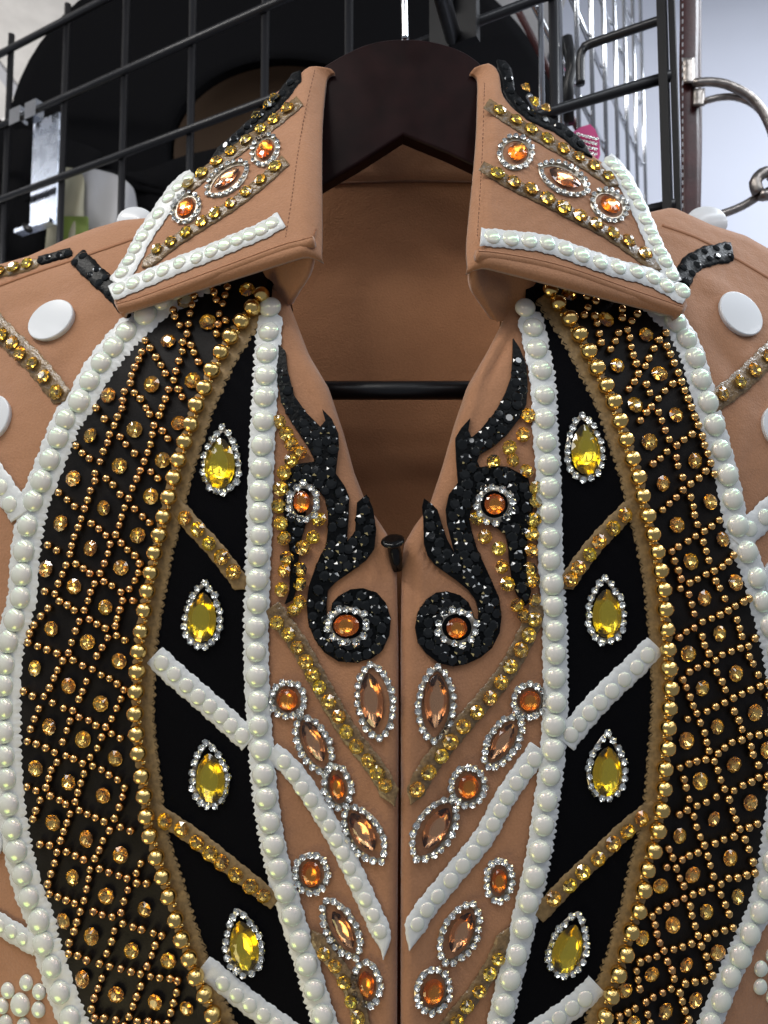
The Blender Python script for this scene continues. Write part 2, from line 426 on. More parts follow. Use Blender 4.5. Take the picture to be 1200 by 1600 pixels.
def sheet(name, label, cat, P, y, thick, m, fold=.006, group=None):
    """a hanging bag: outline in a plane, puffed and given thickness"""
    t = thing(name, label, cat, at(*P[0], y))
    pts = crom(P, 8, True); c = sum(pts, Vector((0, 0)))/len(pts); V = []; n = len(pts); rr = 6
    for side in (-1, 1):
        for i in range(rr):
            s = 1-i/rr
            for k, p in enumerate(pts):
                q = lerp(c, p, s); bul = thick*math.sqrt(max(0, 1-s*s))
                V.append(at(q.x, q.y, y+side*bul+fold*math.sin(q.x*.11+q.y*.03)))
        V.append(at(c.x, c.y, y+side*thick))
    F = grid_faces(rr, n, True); h = rr*n+1
    F += [((rr-1)*n+j, (rr-1)*n+(j+1) % n, rr*n) for j in range(n)]
    F2 = [tuple(x+h for x in reversed(f)) for f in F]
    fix(obj('pouch', V, F+F2, m, t)); return t
sheet('plastic_bag', 'crumpled grey white plastic bag hanging behind the gridwall', 'bag', [(128, 272), (165, 268), (200, 285), (214, 320), (222, 460), (125, 470), (127, 360)], 1.12, .02, M['bag'])
tc_ = sheet('card_package', 'cream and green card package hanging beside the grey bag', 'package', [(84, 268), (128, 272), (131, 330), (134, 470), (70, 470), (74, 350)], 1.10, .012, M['cream'])
pk = [at(x, y, 1.084) for x, y in ((98, 338), (136, 338), (136, 378), (98, 378))]
pk += [p+Vector((0, .006, 0)) for p in pk]
fix(obj('green_panel', pk, [(0, 1, 2, 3), (7, 6, 5, 4), (0, 4, 5, 1), (1, 5, 6, 2), (2, 6, 7, 3), (3, 7, 4, 0)], M['green'], tc_, False))
sheet('hat_brim_piece', 'black piece standing in for the lower hat brim across the hat opening', 'pouch', [(140, 262), (215, 268), (300, 240), (420, 225), (470, 300), (330, 420), (215, 420), (212, 322), (200, 296), (160, 285)], 1.17, .015, M['felt'])  # stand-in for the brim's lower edge, no separate bag
sheet('dark_garment', 'black garment hanging behind the left end of the gridwall', 'garment', [(-60, 190), (30, 200), (100, 215), (160, 240), (130, 270), (96, 280), (84, 360), (60, 470), (-60, 470)], 1.20, .02, M['felt'])

# chrome gridwall at the right, running away from the black one
cg = thing('chrome_grid_panel', 'chrome wire grid panel running back from the black gridwall', 'grid panel', (.447, 1.235, 1.4))
CD = Vector((-.5, -.866, 0)); C0 = Vector((.447, 1.235, 0))
zc = [CAMZ+1.235*ray(1017, y).z/ray(1017, y).y for y in (163, 258)]; dzc = zc[0]-zc[1]
for k in (3, 2, 1, 0, -1, -2, -3):
    z = zc[0]+dzc*k
    a = C0.copy(); b = C0+CD*.60; a.z = b.z = z
    tube('horizontal_wire', [a, b], .0032, M['chrome'], cg)
off = Vector((.866, -.5, 0))*.006
for k in range(9):
    p = C0+CD*(.072*k)+off; tube('vertical_wire', [(p.x, p.y, zc[1]-.35), (p.x, p.y, zc[0]+.55)], .0030, M['chrome'], cg)
p = C0+CD*.50+off*2
tube('joining_clip', [(p.x, p.y, CAMZ+.50), (p.x, p.y, CAMZ+.545), (p.x+.004, p.y-.006, CAMZ+.56), (p.x, p.y, CAMZ+.60)], .007, M['blackplastic'], cg)
q = at(800, 90, .86)
rr = thing('burgundy_rein', 'thin burgundy leather rein slanting behind the chrome wires', 'rein', at(905, 200, 1.0))
tube('strap', [at(806, 10, .98), at(850, 95, 1.0), at(880, 160, 1.02), at(905, 205, 1.03), at(930, 262, 1.04), at(975, 330, 1.05)], .005, M['leather'], rr, step=.02)

# pink studded thing
pkt = thing('pink_halter', 'hot pink halter piece covered in small rhinestones beside the chrome wires', 'halter', at(915, 240, .81))
V = []
prof = [(896, 206), (908, 198), (922, 194), (930, 202), (936, 216), (938, 242), (930, 262), (900, 262), (892, 235)]
for y in (.81, .835):
    V += [at(px, py, y) for px, py in prof]
n = len(prof)
fix(obj('noseband', V, [tuple(range(n)), tuple(range(2*n-1, n-1, -1))]+[(j, (j+1) % n, (j+1) % n+n, j+n) for j in range(n)], M['pink'], pkt, False))
for i in range(8):
    for j in range(6):
        px, py = 902+i*5-j*.6, 210+j*8+i*1.2
        if px < 934: inst('rhinestone', ME['rhine'], Matrix.Translation(at(px, py, .8085)) @ Matrix.Rotation(R(90), 4, 'X') @ Matrix.Scale(.0021, 4), pkt)

# bridle hanging from the end of the gridwall
br = thing('leather_bridle', 'dark burgundy stitched leather bridle strap beside the end post', 'bridle', at(1078, 320, 0.77))
def strap(name, P, wd, y, m, parent, th=.004):
    pts = crom(P, 6); V = []
    for p in pts:
        for (dx, dy) in ((-wd, 0), (-wd*.6, -th*.5), (wd*.6, -th*.5), (wd, 0), (wd*.6, th*.5), (-wd*.6, th*.5)): V.append(at(p.x+dx, p.y, y+dy))
    return fix(obj(name, V, grid_faces(len(pts), 6, True)+[tuple(range(6)), tuple(range(len(V)-6, len(V)))], m, parent))
st = strap('strap', [(1077, -60), (1077, 40), (1076, 100), (1077, 160), (1079, 240), (1080, 420)], 15, 0.76, M['leather'], br)
strap('strap', [(1089, -60), (1089, 100), (1090, 220), (1086, 420)], 7, 0.77, M['leather'], br)
V = []; F = []
for k in range(30):
    y0 = -30+k*12
    for x0 in (1066,):
        b_ = len(V); V += [at(x0, y0, .6865), at(x0+1.6, y0, .6865), at(x0+1.6, y0+6, .6865), at(x0, y0+6, .6865)]
        V += [v+Vector((0, .001, 0)) for v in V[-4:]]
        F += [(b_, b_+1, b_+2, b_+3), (b_, b_+4, b_+5, b_+1), (b_+2, b_+6, b_+7, b_+3), (b_+1, b_+5, b_+6, b_+2), (b_+3, b_+7, b_+4, b_)]
o = obj('stitching', V, F, M['bag'], st, False); o['kind'] = 'stuff'
strap('ferrule', [(1075, 90), (1076, 130)], 11, 0.754, M['oldsteel'], br, .008)
strap('ferrule', [(1092, 138), (1091, 166)], 10, 0.756, M['oldsteel'], br, .008)
bt = thing('bridle_bit', 'worn steel curb bit with curved shanks hanging at the bridle strap', 'bit', at(1190, 300, 0.77))
tube('shank', [at(1082, 130, 0.755), at(1105, 128, 0.753), at(1135, 132, 0.75), at(1170, 150, 0.748), at(1195, 180, 0.747), at(1212, 230, 0.747), at(1205, 280, 0.747)], .0046, M['oldsteel'], bt, 10, step=.006)
tube('shank', [at(1096, 160, 0.76), at(1120, 153, 0.76), at(1150, 152, 0.758), at(1180, 165, 0.757), at(1205, 195, 0.756)], .0036, M['oldsteel'], bt, 10, step=.006)
tube('mouthpiece', [at(1100, 342, 0.76), at(1130, 334, 0.758), at(1160, 322, 0.754), at(1190, 304, 0.75), at(1215, 292, 0.75)], .0044, M['oldsteel'], bt, 10, step=.006)
tube('ring', [at(1185, 302, 0.742), at(1180, 285, 0.742), at(1190, 272, 0.742), at(1204, 270, 0.742), at(1212, 285, 0.742), at(1204, 304, 0.742), at(1186, 304, 0.742)], .0062, M['oldsteel'], bt, 10, step=.004)

# ------------------------------------------------------------------ the hanger
hg = thing('clothes_hanger', 'dark burgundy wooden hanger holding the jacket', 'hanger', (.013, .536, CAMZ+.13))
top = [(300, 318), (360, 262), (430, 195), (470, 145), (497, 110), (530, 88), (565, 71), (600, 62), (633, 60), (665, 62), (700, 70), (730, 83), (756, 104), (785, 145), (830, 200), (890, 260), (960, 322)]
bot = [(960, 352), (890, 318), (800, 284), (742, 260), (700, 240), (630, 211), (560, 256), (500, 291), (430, 316), (360, 336), (300, 348)]
Pn = crom(top, 10)+[Vector(p) for p in bot]
bm = bmesh.new()
fv = [bm.verts.new(at(p.x, p.y, .530)) for p in Pn]
fc = bm.faces.new(fv)
ex = bmesh.ops.extrude_face_region(bm, geom=[fc])
bmesh.ops.translate(bm, verts=[v for v in ex['geom'] if isinstance(v, bmesh.types.BMVert)], vec=(0, .014, .0))
bmesh.ops.recalc_face_normals(bm, faces=bm.faces)
be = [e for e in bm.edges if len(e.link_faces) == 2 and e.calc_face_angle(0) > R(60)]
bmesh.ops.bevel(bm, geom=be, offset=.0022, segments=3, affect='EDGES', profile=.5)
bmesh.ops.triangulate(bm, faces=[f for f in bm.faces if len(f.verts) > 4])
me = bpy.data.meshes.new('body'); bm.to_mesh(me); bm.free(); me.materials.append(M['wood'])
link(bpy.data.objects.new('body', me), hg)
hx = at(633, 62, .537); ztop = CAMZ+hz+.012
tube('hook', [hx, Vector((hx.x, .537, CAMZ+hz-.03)), Vector((hx.x+.012, .537, CAMZ+hz-.006)), Vector((hx.x+.008, .537, ztop)), Vector((hx.x-.006, .537, ztop+.004)), Vector((hx.x-.022, .537, ztop-.004)), Vector((hx.x-.028, .537, ztop-.022))],
     .0026, M['chrome'], hg, 12, step=.004)
bz = at(620, 610, .548).z
tube('trouser_bar', [(-.165, .548, bz), (.185, .548, bz)], .0072, M['blackplastic'], hg, 16)
for s, x in ((-1, -.163), (1, .183)):
    tube('bar_post', [(x, .548, bz), (x, .546, bz+.08), (x*.8, .540, at(620, 345, .54).z)], .006, M['wood'], hg, 10, step=.01)

# ------------------------------------------------------------------ the jacket
jk = thing('show_jacket', 'tan western show jacket covered in pearls, gold beads, crystals and black flames', 'jacket', (.01, .56, CAMZ-.42))
T = M['tan']
# front panels: grid in (row, column), inner edge follows the neck opening
innL = [(440, 440), (452, 474), (480, 545), (512, 600), (535, 672), (552, 735), (572, 785), (598, 822), (616, 852), (620, 890), (622, 1000), (620, 1600), (617, 1900)]
innR = [(806, 440), (786, 500), (766, 540), (733, 598), (712, 660), (692, 730), (672, 790), (648, 822), (632, 850), (629, 890), (627, 1000), (628, 1600), (631, 1900)]
topL = [(0, 452), (.24, 420), (.36, 400), (.42, 385), (.48, 370), (.55, 356), (.62, 345), (.72, 340), (.85, 400), (1, 455)]   # (t, py)
topR = [(0, 470), (.20, 425), (.31, 388), (.38, 368), (.48, 352), (.60, 325), (.72, 340), (.85, 410), (1, 470)]
folds = [(778, 560, 8, 46, -.0035, R(-62)), (756, 575, 9, 60, .003, R(-64)), (700, 800, 10, 40, -.0015, R(-70)),
         (642, 900, 7, 60, -.003, R(85)), (655, 905, 8, 60, .002, R(80)), (600, 905, 9, 70, -.002, R(80)), (470, 520, 9, 40, -.002, R(65)),
         (560, 1150, 12, 160, .001, R(88)), (690, 1200, 12, 160, -.001, R(92)), (60, 600, 16, 90, .0015, R(60)), (655, 870, 6, 45, .0028, R(55)), (672, 880, 7, 50, -.002, R(50)), (590, 880, 7, 45, .0025, R(118)), (574, 900, 8, 40, -.002, R(125)), (735, 640, 9, 60, .0025, R(-66)), (500, 620, 9, 70, .002, R(66)), (635, 1300, 7, 200, .0012, R(90)), (60, 470, 12, 80, -.002, R(-18)), (1140, 560, 14, 70, -.002, R(60)), (1120, 450, 10, 60, .002, R(30)), (110, 560, 12, 60, -.0018, R(-55)), (1150, 700, 18, 120, .0015, R(105))]
def fold_h(px, py):
    h = 0
    for (x, y, wd, ln, am, an) in folds:
        dx, dy = px-x, py-y; u = dx*math.cos(an)+dy*math.sin(an); v = -dx*math.sin(an)+dy*math.cos(an)
        h += am*math.exp(-(u/ln)**2-(v/wd)**2)
    return h
def front(side):
    inn, tp = (innL, topL) if side < 0 else (innR, topR)
    outer = -170 if side < 0 else 1370
    NR, NC = 150, 90; V = []
    for i in range(NR):
        s = i/(NR-1)
        for j in range(NC):
            t = 1-(1-j/(NC-1))**1.0
            y0 = interp(tp, t, 0, 1); py = y0+s*(1880-y0); px = lerp(outer, interp(inn, py), t)
            e = (1-t)*abs(interp(inn, py)-outer)           # pixels from the inner edge
            h = fold_h(px, py)-.0045*math.exp(-(e/7)**2)-.003*math.exp(-(e/22)**2)*ss(860, 760, py)
            V.append(body.P(px, py, h))
    F = grid_faces(NR, NC)
    # the shoulder rolls over to the back, the outer side and the inner edge turn in
    k = len(V); steps = ((.008, .0045), (.018, .006), (.030, .002), (.040, -.02), (.045, -.06))
    for (dy, dz_) in steps: V += [V[j]+Vector((0, dy, dz_)) for j in range(NC)]
    rows = [list(range(NC))]+[list(range(k+i*NC, k+(i+1)*NC)) for i in range(len(steps))]
    for a, b in zip(rows, rows[1:]): F += [(a[j], b[j], b[j+1], a[j+1]) for j in range(NC-1)]
    k = len(V); cl = [i*NC+NC-1 for i in range(NR)]
    V += [V[c]+Vector((-side*-.002, .0035, 0)) for c in cl]; V += [V[c]+Vector((side*.02, .006, 0)) for c in cl]
    for a, b in ((cl, list(range(k, k+NR))), (list(range(k, k+NR)), list(range(k+NR, k+2*NR)))):
        F += [(a[i], b[i], b[i+1], a[i+1]) for i in range(NR-1)]
    k = len(V); cl = [i*NC for i in range(NR)]
    V += [V[c]+Vector((side*.03, .06, 0)) for c in cl]+[V[c]+Vector((side*.02, .12, 0)) for c in cl]
    for a, b in ((cl, list(range(k, k+NR))), (list(range(k, k+NR)), list(range(k+NR, k+2*NR)))):
        F += [(a[i], b[i], b[i+1], a[i+1]) for i in range(NR-1)]
    return obj('front_panel', V, F, T, jk)
fpL, fpR = front(-1), front(1)
# inside of the back
V = []; NR, NC = 60, 50
for i in range(NR):
    for j in range(NC):
        x = lerp(-.27, .27, j/(NC-1)); z = lerp(.385-1.35*max(0, abs(x-.012)-.055), -.46, i/(NR-1))
        V.append((x, .605+.02*ss(.1, -.3, z)-.55*x*x-.25*max(0, z-.25)-.0012*math.sin(x*38+z*11), CAMZ+z))
bk = obj('inner_back', V, grid_faces(NR, NC), M['taninner'], jk)
bs = Surf(lambda x, z: .605+.02*ss(.1, -.3, z)-.55*x*x-.25*max(0, z-.25)-.0012*math.sin(x*38+z*11))

V = []
for j in range(40):
    px = lerp(-170, 1370, j/39); a = body.P(px, 1878, -.004); V += [a, Vector((a.x, .62, a.z+.0))]
obj('bottom_light_block', V, [(2*j, 2*j+1, 2*j+3, 2*j+2) for j in range(39)], M['taninner'], jk)  # unseen sheet added to keep light from entering the jacket from below
def ribbon(name, S, pts, wl, wr, m, parent, off=1.2, lift=.9, teeth=None, taper=(0, 0), step=3, puff=1, label=None):
    """flat band glued along a polyline; teeth=(sides, period, depth) in pixels"""
    pts = crom(pts, step); n = len(pts); V = []; acc = 0; tot = sum((pts[i+1]-pts[i]).length for i in range(n-1))
    cr = (-1, -.82, -.4, 0, .4, .82, 1); hh = (-.9, .55, .9, 1.0, .9, .55, -.9)
    for i, p in enumerate(pts):
        if i: acc += (p-pts[i-1]).length
        d = (pts[min(n-1, i+1)]-pts[max(0, i-1)]).normalized(); nn = Vector((-d.y, d.x))
        k = 1
        if taper[0] and acc < taper[0]: k = max(.05, acc/taper[0])
        if taper[1] and tot-acc < taper[1]: k = max(.05, (tot-acc)/taper[1])
        wob = 1+.05*math.sin(acc*.23+pts[0].x)+.04*math.sin(acc*.61+pts[0].y)
        for c, h in zip(cr, hh):
            wd = (wl if c < 0 else wr)*k*wob
            if teeth and ((c < 0 and 'l' in teeth[0]) or (c > 0 and 'r' in teeth[0])) and abs(c) > .8:
                wd += teeth[2]*(abs(math.sin(math.pi*acc/teeth[1]))**.7-.3)*(1 if abs(c) == 1 else .6)
            q = p+nn*wd*c
            V.append(S.P(q.x, q.y, (off+lift*h*puff)*MM))
    F = grid_faces(n, 7)+[tuple(range(7)), tuple(range(7*n-1, 7*n-8, -1))]
    return fix(obj(name, V, F, m, parent, label=label))
def loft(name, S, A, B, y0, y1, m, parent, off, nc=14, step=8):
    V = []; ys = []; y = y0
    while y <= y1: ys.append(y); y += step
    for y in ys:
        a, b = interp(A, y), interp(B, y)
        for j in range(nc): V.append(S.P(lerp(a, b, j/(nc-1)), y, off*MM))
    return obj(name, V, grid_faces(len(ys), nc), m, parent)

# traced lines of the trims (pixels of the photograph, on the jacket's surface)
outL = [(345, 418), (285, 458), (255, 473), (230, 495), (201, 522), (181, 545), (162, 569), (144, 597), (128, 629), (107, 657), (95, 685), (82, 719), (69, 752), (57, 783), (48, 822), (42, 861), (39, 897), (37, 933), (28, 968), (18, 1002), (14, 1037), (12, 1070), (12, 1106), (12, 1143), (13, 1180), (15, 1215), (18, 1255), (24, 1293), (30, 1327), (39, 1363), (50, 1400), (65, 1435), (73, 1471), (85, 1507), (98, 1547), (113, 1587), (130, 1625), (146, 1662), (164, 1700), (182, 1738)]
cenL = [(424, 484), (422, 522), (419, 555), (417, 590), (415, 623), (413, 660), (411, 697), (410, 733), (408, 768), (407, 801), (407, 836), (405, 870), (404, 905), (403, 942), (402, 980), (402, 1017), (403, 1055), (405, 1094), (407, 1132), (410, 1171), (413, 1208), (417, 1245), (422, 1283), (428, 1318), (436, 1354), (446, 1390), (457, 1427), (469, 1466), (481, 1503), (492, 1542), (505, 1582), (519, 1620), (534, 1660), (550, 1700)]
golL = [(412, 470), (398, 490), (381, 510), (365, 534), (350, 558), (337, 585), (325, 612), (313, 638), (304, 667), (295, 694), (286, 722), (278, 750), (271, 778), (263, 809), (257, 836), (249, 865), (244, 895), (238, 924), (233, 954), (228, 986), (224, 1016), (222, 1047), (221, 1079), (220, 1112), (222, 1143), (225, 1173), (229, 1207), (233, 1238), (236, 1270), (242, 1300), (251, 1333), (261, 1362), (271, 1393), (281, 1428), (291, 1458), (302, 1488), (312, 1517), (325, 1545), (337, 1575), (350, 1604), (364, 1636), (378, 1668), (394, 1700)]
outR = [(960, 432), (1005, 462), (1028, 483), (1052, 507), (1069, 532), (1082, 562), (1091, 595), (1102, 630), (1112, 665), (1123, 705), (1133, 743), (1141, 780), (1149, 822), (1163, 863), (1178, 903), (1187, 940), (1198, 977), (1207, 1015), (1213, 1055), (1217, 1095), (1219, 1135), (1219, 1175), (1218, 1215), (1214, 1258), (1208, 1300), (1202, 1343), (1194, 1385), (1183, 1423), (1168, 1457), (1153, 1490), (1138, 1522), (1123, 1560), (1107, 1597), (1090, 1635), (1072, 1672), (1053, 1710)]
cenR = [(819, 485), (831, 516), (837, 549), (844, 582), (848, 620), (849, 657), (851, 692), (854, 728), (855, 763), (856, 801), (857, 840), (858, 876), (861, 912), (862, 947), (865, 985), (865, 1021), (866, 1058), (866, 1097), (864, 1133), (862, 1170), (858, 1210), (852, 1250), (847, 1287), (841, 1327), (833, 1367), (824, 1407), (815, 1445), (805, 1488), (795, 1525), (786, 1565), (777, 1603), (766, 1642), (754, 1680)]
golR = [(855, 463), (868, 483), (884, 506), (900, 531), (913, 556), (926, 582), (940, 608), (952, 634), (962, 662), (971, 691), (981, 720), (990, 748), (996, 777), (1003, 807), (1011, 835), (1017, 863), (1023, 892), (1027, 921), (1030, 952), (1033, 982), (1036, 1013), (1037, 1043), (1039, 1073), (1038, 1104), (1036, 1134), (1034, 1165), (1031, 1196), (1029, 1228), (1025, 1260), (1020, 1292), (1012, 1322), (1003, 1353), (997, 1383), (990, 1416), (979, 1448), (971, 1482), (960, 1513), (950, 1545), (940, 1578), (929, 1610), (916, 1642), (902, 1675)]
Z = M
lpL = loft('lattice_panel', body, outL, golL, 400, 1738, Z['lattice'], jk, 1.0, 20)
lpR = loft('lattice_panel', body, golR, outR, 400, 1710, Z['lattice'], jk, 1.0, 20)
extL = [(430, 400)]+golL; extR = [(838, 400)]+golR
loft('velvet_panel', body, extL, [(430, 401)]+cenL, 405, 1700, Z['velvet'], jk, 1.3, 14)
loft('velvet_panel', body, [(822, 430)]+cenR, extR, 430, 1680, Z['velvet'], jk, 1.3, 14)

def pearls(tape, S, pts, r, h, name='pearl', me=None, jit=.6):
    for (x, y) in pts:
        inst(name, me or ME['pearl'], S.frame(x+random.uniform(-jit, jit), y+random.uniform(-jit, jit), h*MM, r*random.uniform(.95, 1.05), random.uniform(0, 6), .03), tape)
for pts, side in ((outL, 'r'), (outR, 'l')):
    # sides flip because the polyline runs downwards
    tp = ribbon('pearl_trim', body, pts, 21 if side == 'r' else 19, 23 if side == 'r' else 17, Z['whitetape'], jk, 1.9, .7, teeth=('l' if side == 'r' else 'r', 11, 5))
    pearls(tp, body, pts, 18.4, 2.5)
for pts, side in ((cenL, 'r'), (cenR, 'l')):
    tp = ribbon('pearl_trim', body, pts, 19, 19, Z['whitetape'], jk, 2.3, .7, teeth=('r' if side == 'r' else 'l', 10, 4), taper=(14, 0))
    pearls(tp, body, pts, 17.2, 2.9)
for pts, sd in ((golL, -1), (golR, 1)):
    sh = [(x-sd*5, y) for x, y in pts]
    tp = ribbon('gold_bead_trim', body, sh, 16.5, 16.5, Z['goldtape'], jk, 1.9, .6, teeth=('lr', 12, 4))
    for i, (x, y) in enumerate(pts):
        inst('gold_bead', ME['gold'], body.frame(x, y, 2.2*MM, random.uniform(12.7, 13.5), random.uniform(0, 6), .05), tp)
    for a, b in zip(pts, pts[1:]):
        inst('gold_link', ME['link'], body.frame((a[0]+b[0])/2, (a[1]+b[1])/2, 2.4*MM, 4.6), tp)
    # zigzag thread along the velvet side
    zz = []; q = crom([(x-sd*22, y) for x, y in pts], 6)
    for i, p in enumerate(q): zz.append(body.P(p.x+(4 if i % 2 else -4), p.y, 1.9*MM))
    tube('zigzag_thread', zz, .00030, Z['thread'] if 0 else Z['blacktape'], tp, 4)

# bronze bead lattice, read off in enlarged tiles: (x0, y0, scale, beads, studs)
TL = [(200, 420, 4.8, [(530,155),(510,228),(495,298),(480,360),(470,437),(455,508),(640,150),(660,205),(675,258),(725,288),(742,225),(760,165),(765,97),(770,30),(700,80),(355,330),(370,382),(403,445),(697,362),(685,438),(677,508),(745,408),(150,560),(188,615),(125,645),(103,700),(78,755),(48,815),(42,870),(230,682),(270,740),(300,800),(375,785),(400,712),(423,642),(425,575),(490,595),(510,650),(543,718),(362,853),(320,920),(392,920),(418,980),(297,990),(275,1055),(255,1110),(183,1105),(155,1055),(115,993),(73,943)],
       [(605,415),(310,560),(195,875),(497,850),(900,175),(440,265)]),
      (60, 600, 4.8, [(672,72),(660,135),(648,198),(618,262),(593,320),(460,195),(525,272),(562,388),(543,447),(518,513),(490,588),(410,570),(357,527),(310,473),(635,408),(680,462),(742,527),(890,320),(950,365),(988,423),(877,388),(862,462),(838,520),(815,585),(785,655),(862,668),(912,717),(763,713),(730,785),(702,860),(635,835),(585,765),(535,718),(453,675),(450,735),(420,805),(400,877),(375,938),(300,922),(245,873),(182,820),(350,1013),(328,1078),(297,1148),(427,1050),(478,1087),(530,1137),(605,1132),(627,1063),(647,997),(670,928),(748,937),(805,998),(852,1045)],
       [(540,95),(735,345),(410,395),(1065,305),(623,618),(945,578),(280,715),(860,845),(512,930),(190,1050),(760,1140)]),
      (20, 800, 4.8, [(470,255),(458,317),(295,250),(360,290),(430,400),(402,467),(503,387),(557,425),(603,463),(680,460),(710,385),(737,312),(757,242),(835,237),(880,283),(938,328),(973,387),(960,455),(937,517),(900,580),(830,597),(768,553),(712,520),(638,535),(612,600),(588,665),(565,733),(487,738),(440,698),(383,668),(347,613),(373,537),(275,595),(297,720),(245,780),(195,845),(162,908),(150,975),(222,1003),(290,1028),(362,1055),(525,815),(497,885),(467,970),(447,1048),(600,800),(657,838),(718,870),(792,852),(805,795),(828,728),(850,665),(922,660),(737,940),(805,925),(867,962),(697,1010),(657,1075),(405,1110),(483,1108),(548,1145),(622,1175),(365,1178)],
       [(605,275),(272,430),(825,415),(478,555),(712,710),(310,870),(575,975),(815,1110)]),
      (20, 1000, 4.8, [(340,277),(308,350),(265,415),(182,413),(117,378),(687,253),(750,287),(807,320),(857,370),(832,437),(805,507),(767,582),(725,645),(653,633),(593,595),(528,567),(480,517),(408,503),(328,463),(575,305),(550,375),(522,438),(227,507),(195,582),(167,658),(458,593),(433,667),(403,752),(143,750),(210,768),(278,797),(342,830),(427,855),(485,878),(550,908),(608,865),(660,797),(695,720),(768,693),(828,725),(625,935),(690,960),(750,997),(810,1035),(862,1093),(848,1165),(360,903),(318,960),(300,1022),(280,1090),(205,1115),(137,1088),(560,987),(543,1058),(518,1128),(312,1153),(235,1185),(380,1185)],
       [(190,210),(440,335),(675,470),(297,645),(545,738),(787,875),(193,950),(440,1060),(695,1155)]),
      (30, 1180, 4.8, [(157,397),(135,462),(378,353),(450,333),(480,397),(540,428),(602,455),(667,480),(742,455),(775,372),(788,523),(857,550),(410,423),(388,490),(363,555),(340,622),(260,657),(187,650),(313,710),(385,708),(450,737),(517,763),(597,760),(630,690),(658,620),(703,550),(295,790),(270,870),(247,945),(258,1020),(322,1043),(385,1068),(445,1092),(515,1070),(533,983),(550,912),(557,838),(632,835),(700,862),(768,882),(835,907),(900,860),(935,795),(905,937),(980,945),(840,992),(810,1073),(787,1160),(488,1153),(588,1155),(650,1175),(720,1190)],
       [(275,490),(528,615),(778,738),(425,905),(668,1040),(960,1140)]),
      (100, 1350, 4.8, [(467,423),(537,450),(607,467),(687,495),(757,517),(127,415),(107,483),(70,568),(65,650),(133,663),(195,693),(398,477),(382,553),(347,648),(290,725),(368,747),(447,765),(523,778),(595,798),(668,818),(742,832),(815,835),(873,853),(703,588),(678,660),(648,737),(307,828),(278,905),(250,978),(235,1058),(255,1128),(328,1130),(412,1138),(507,1115),(540,1042),(570,965),(598,892),(868,935),(843,1010),(822,1088),(797,1165),(720,1170),(652,1155),(572,1157),(475,1185)],
       [(20,410),(228,530),(520,635),(160,850),(405,958),(795,705),(700,1015),(935,1060)])]
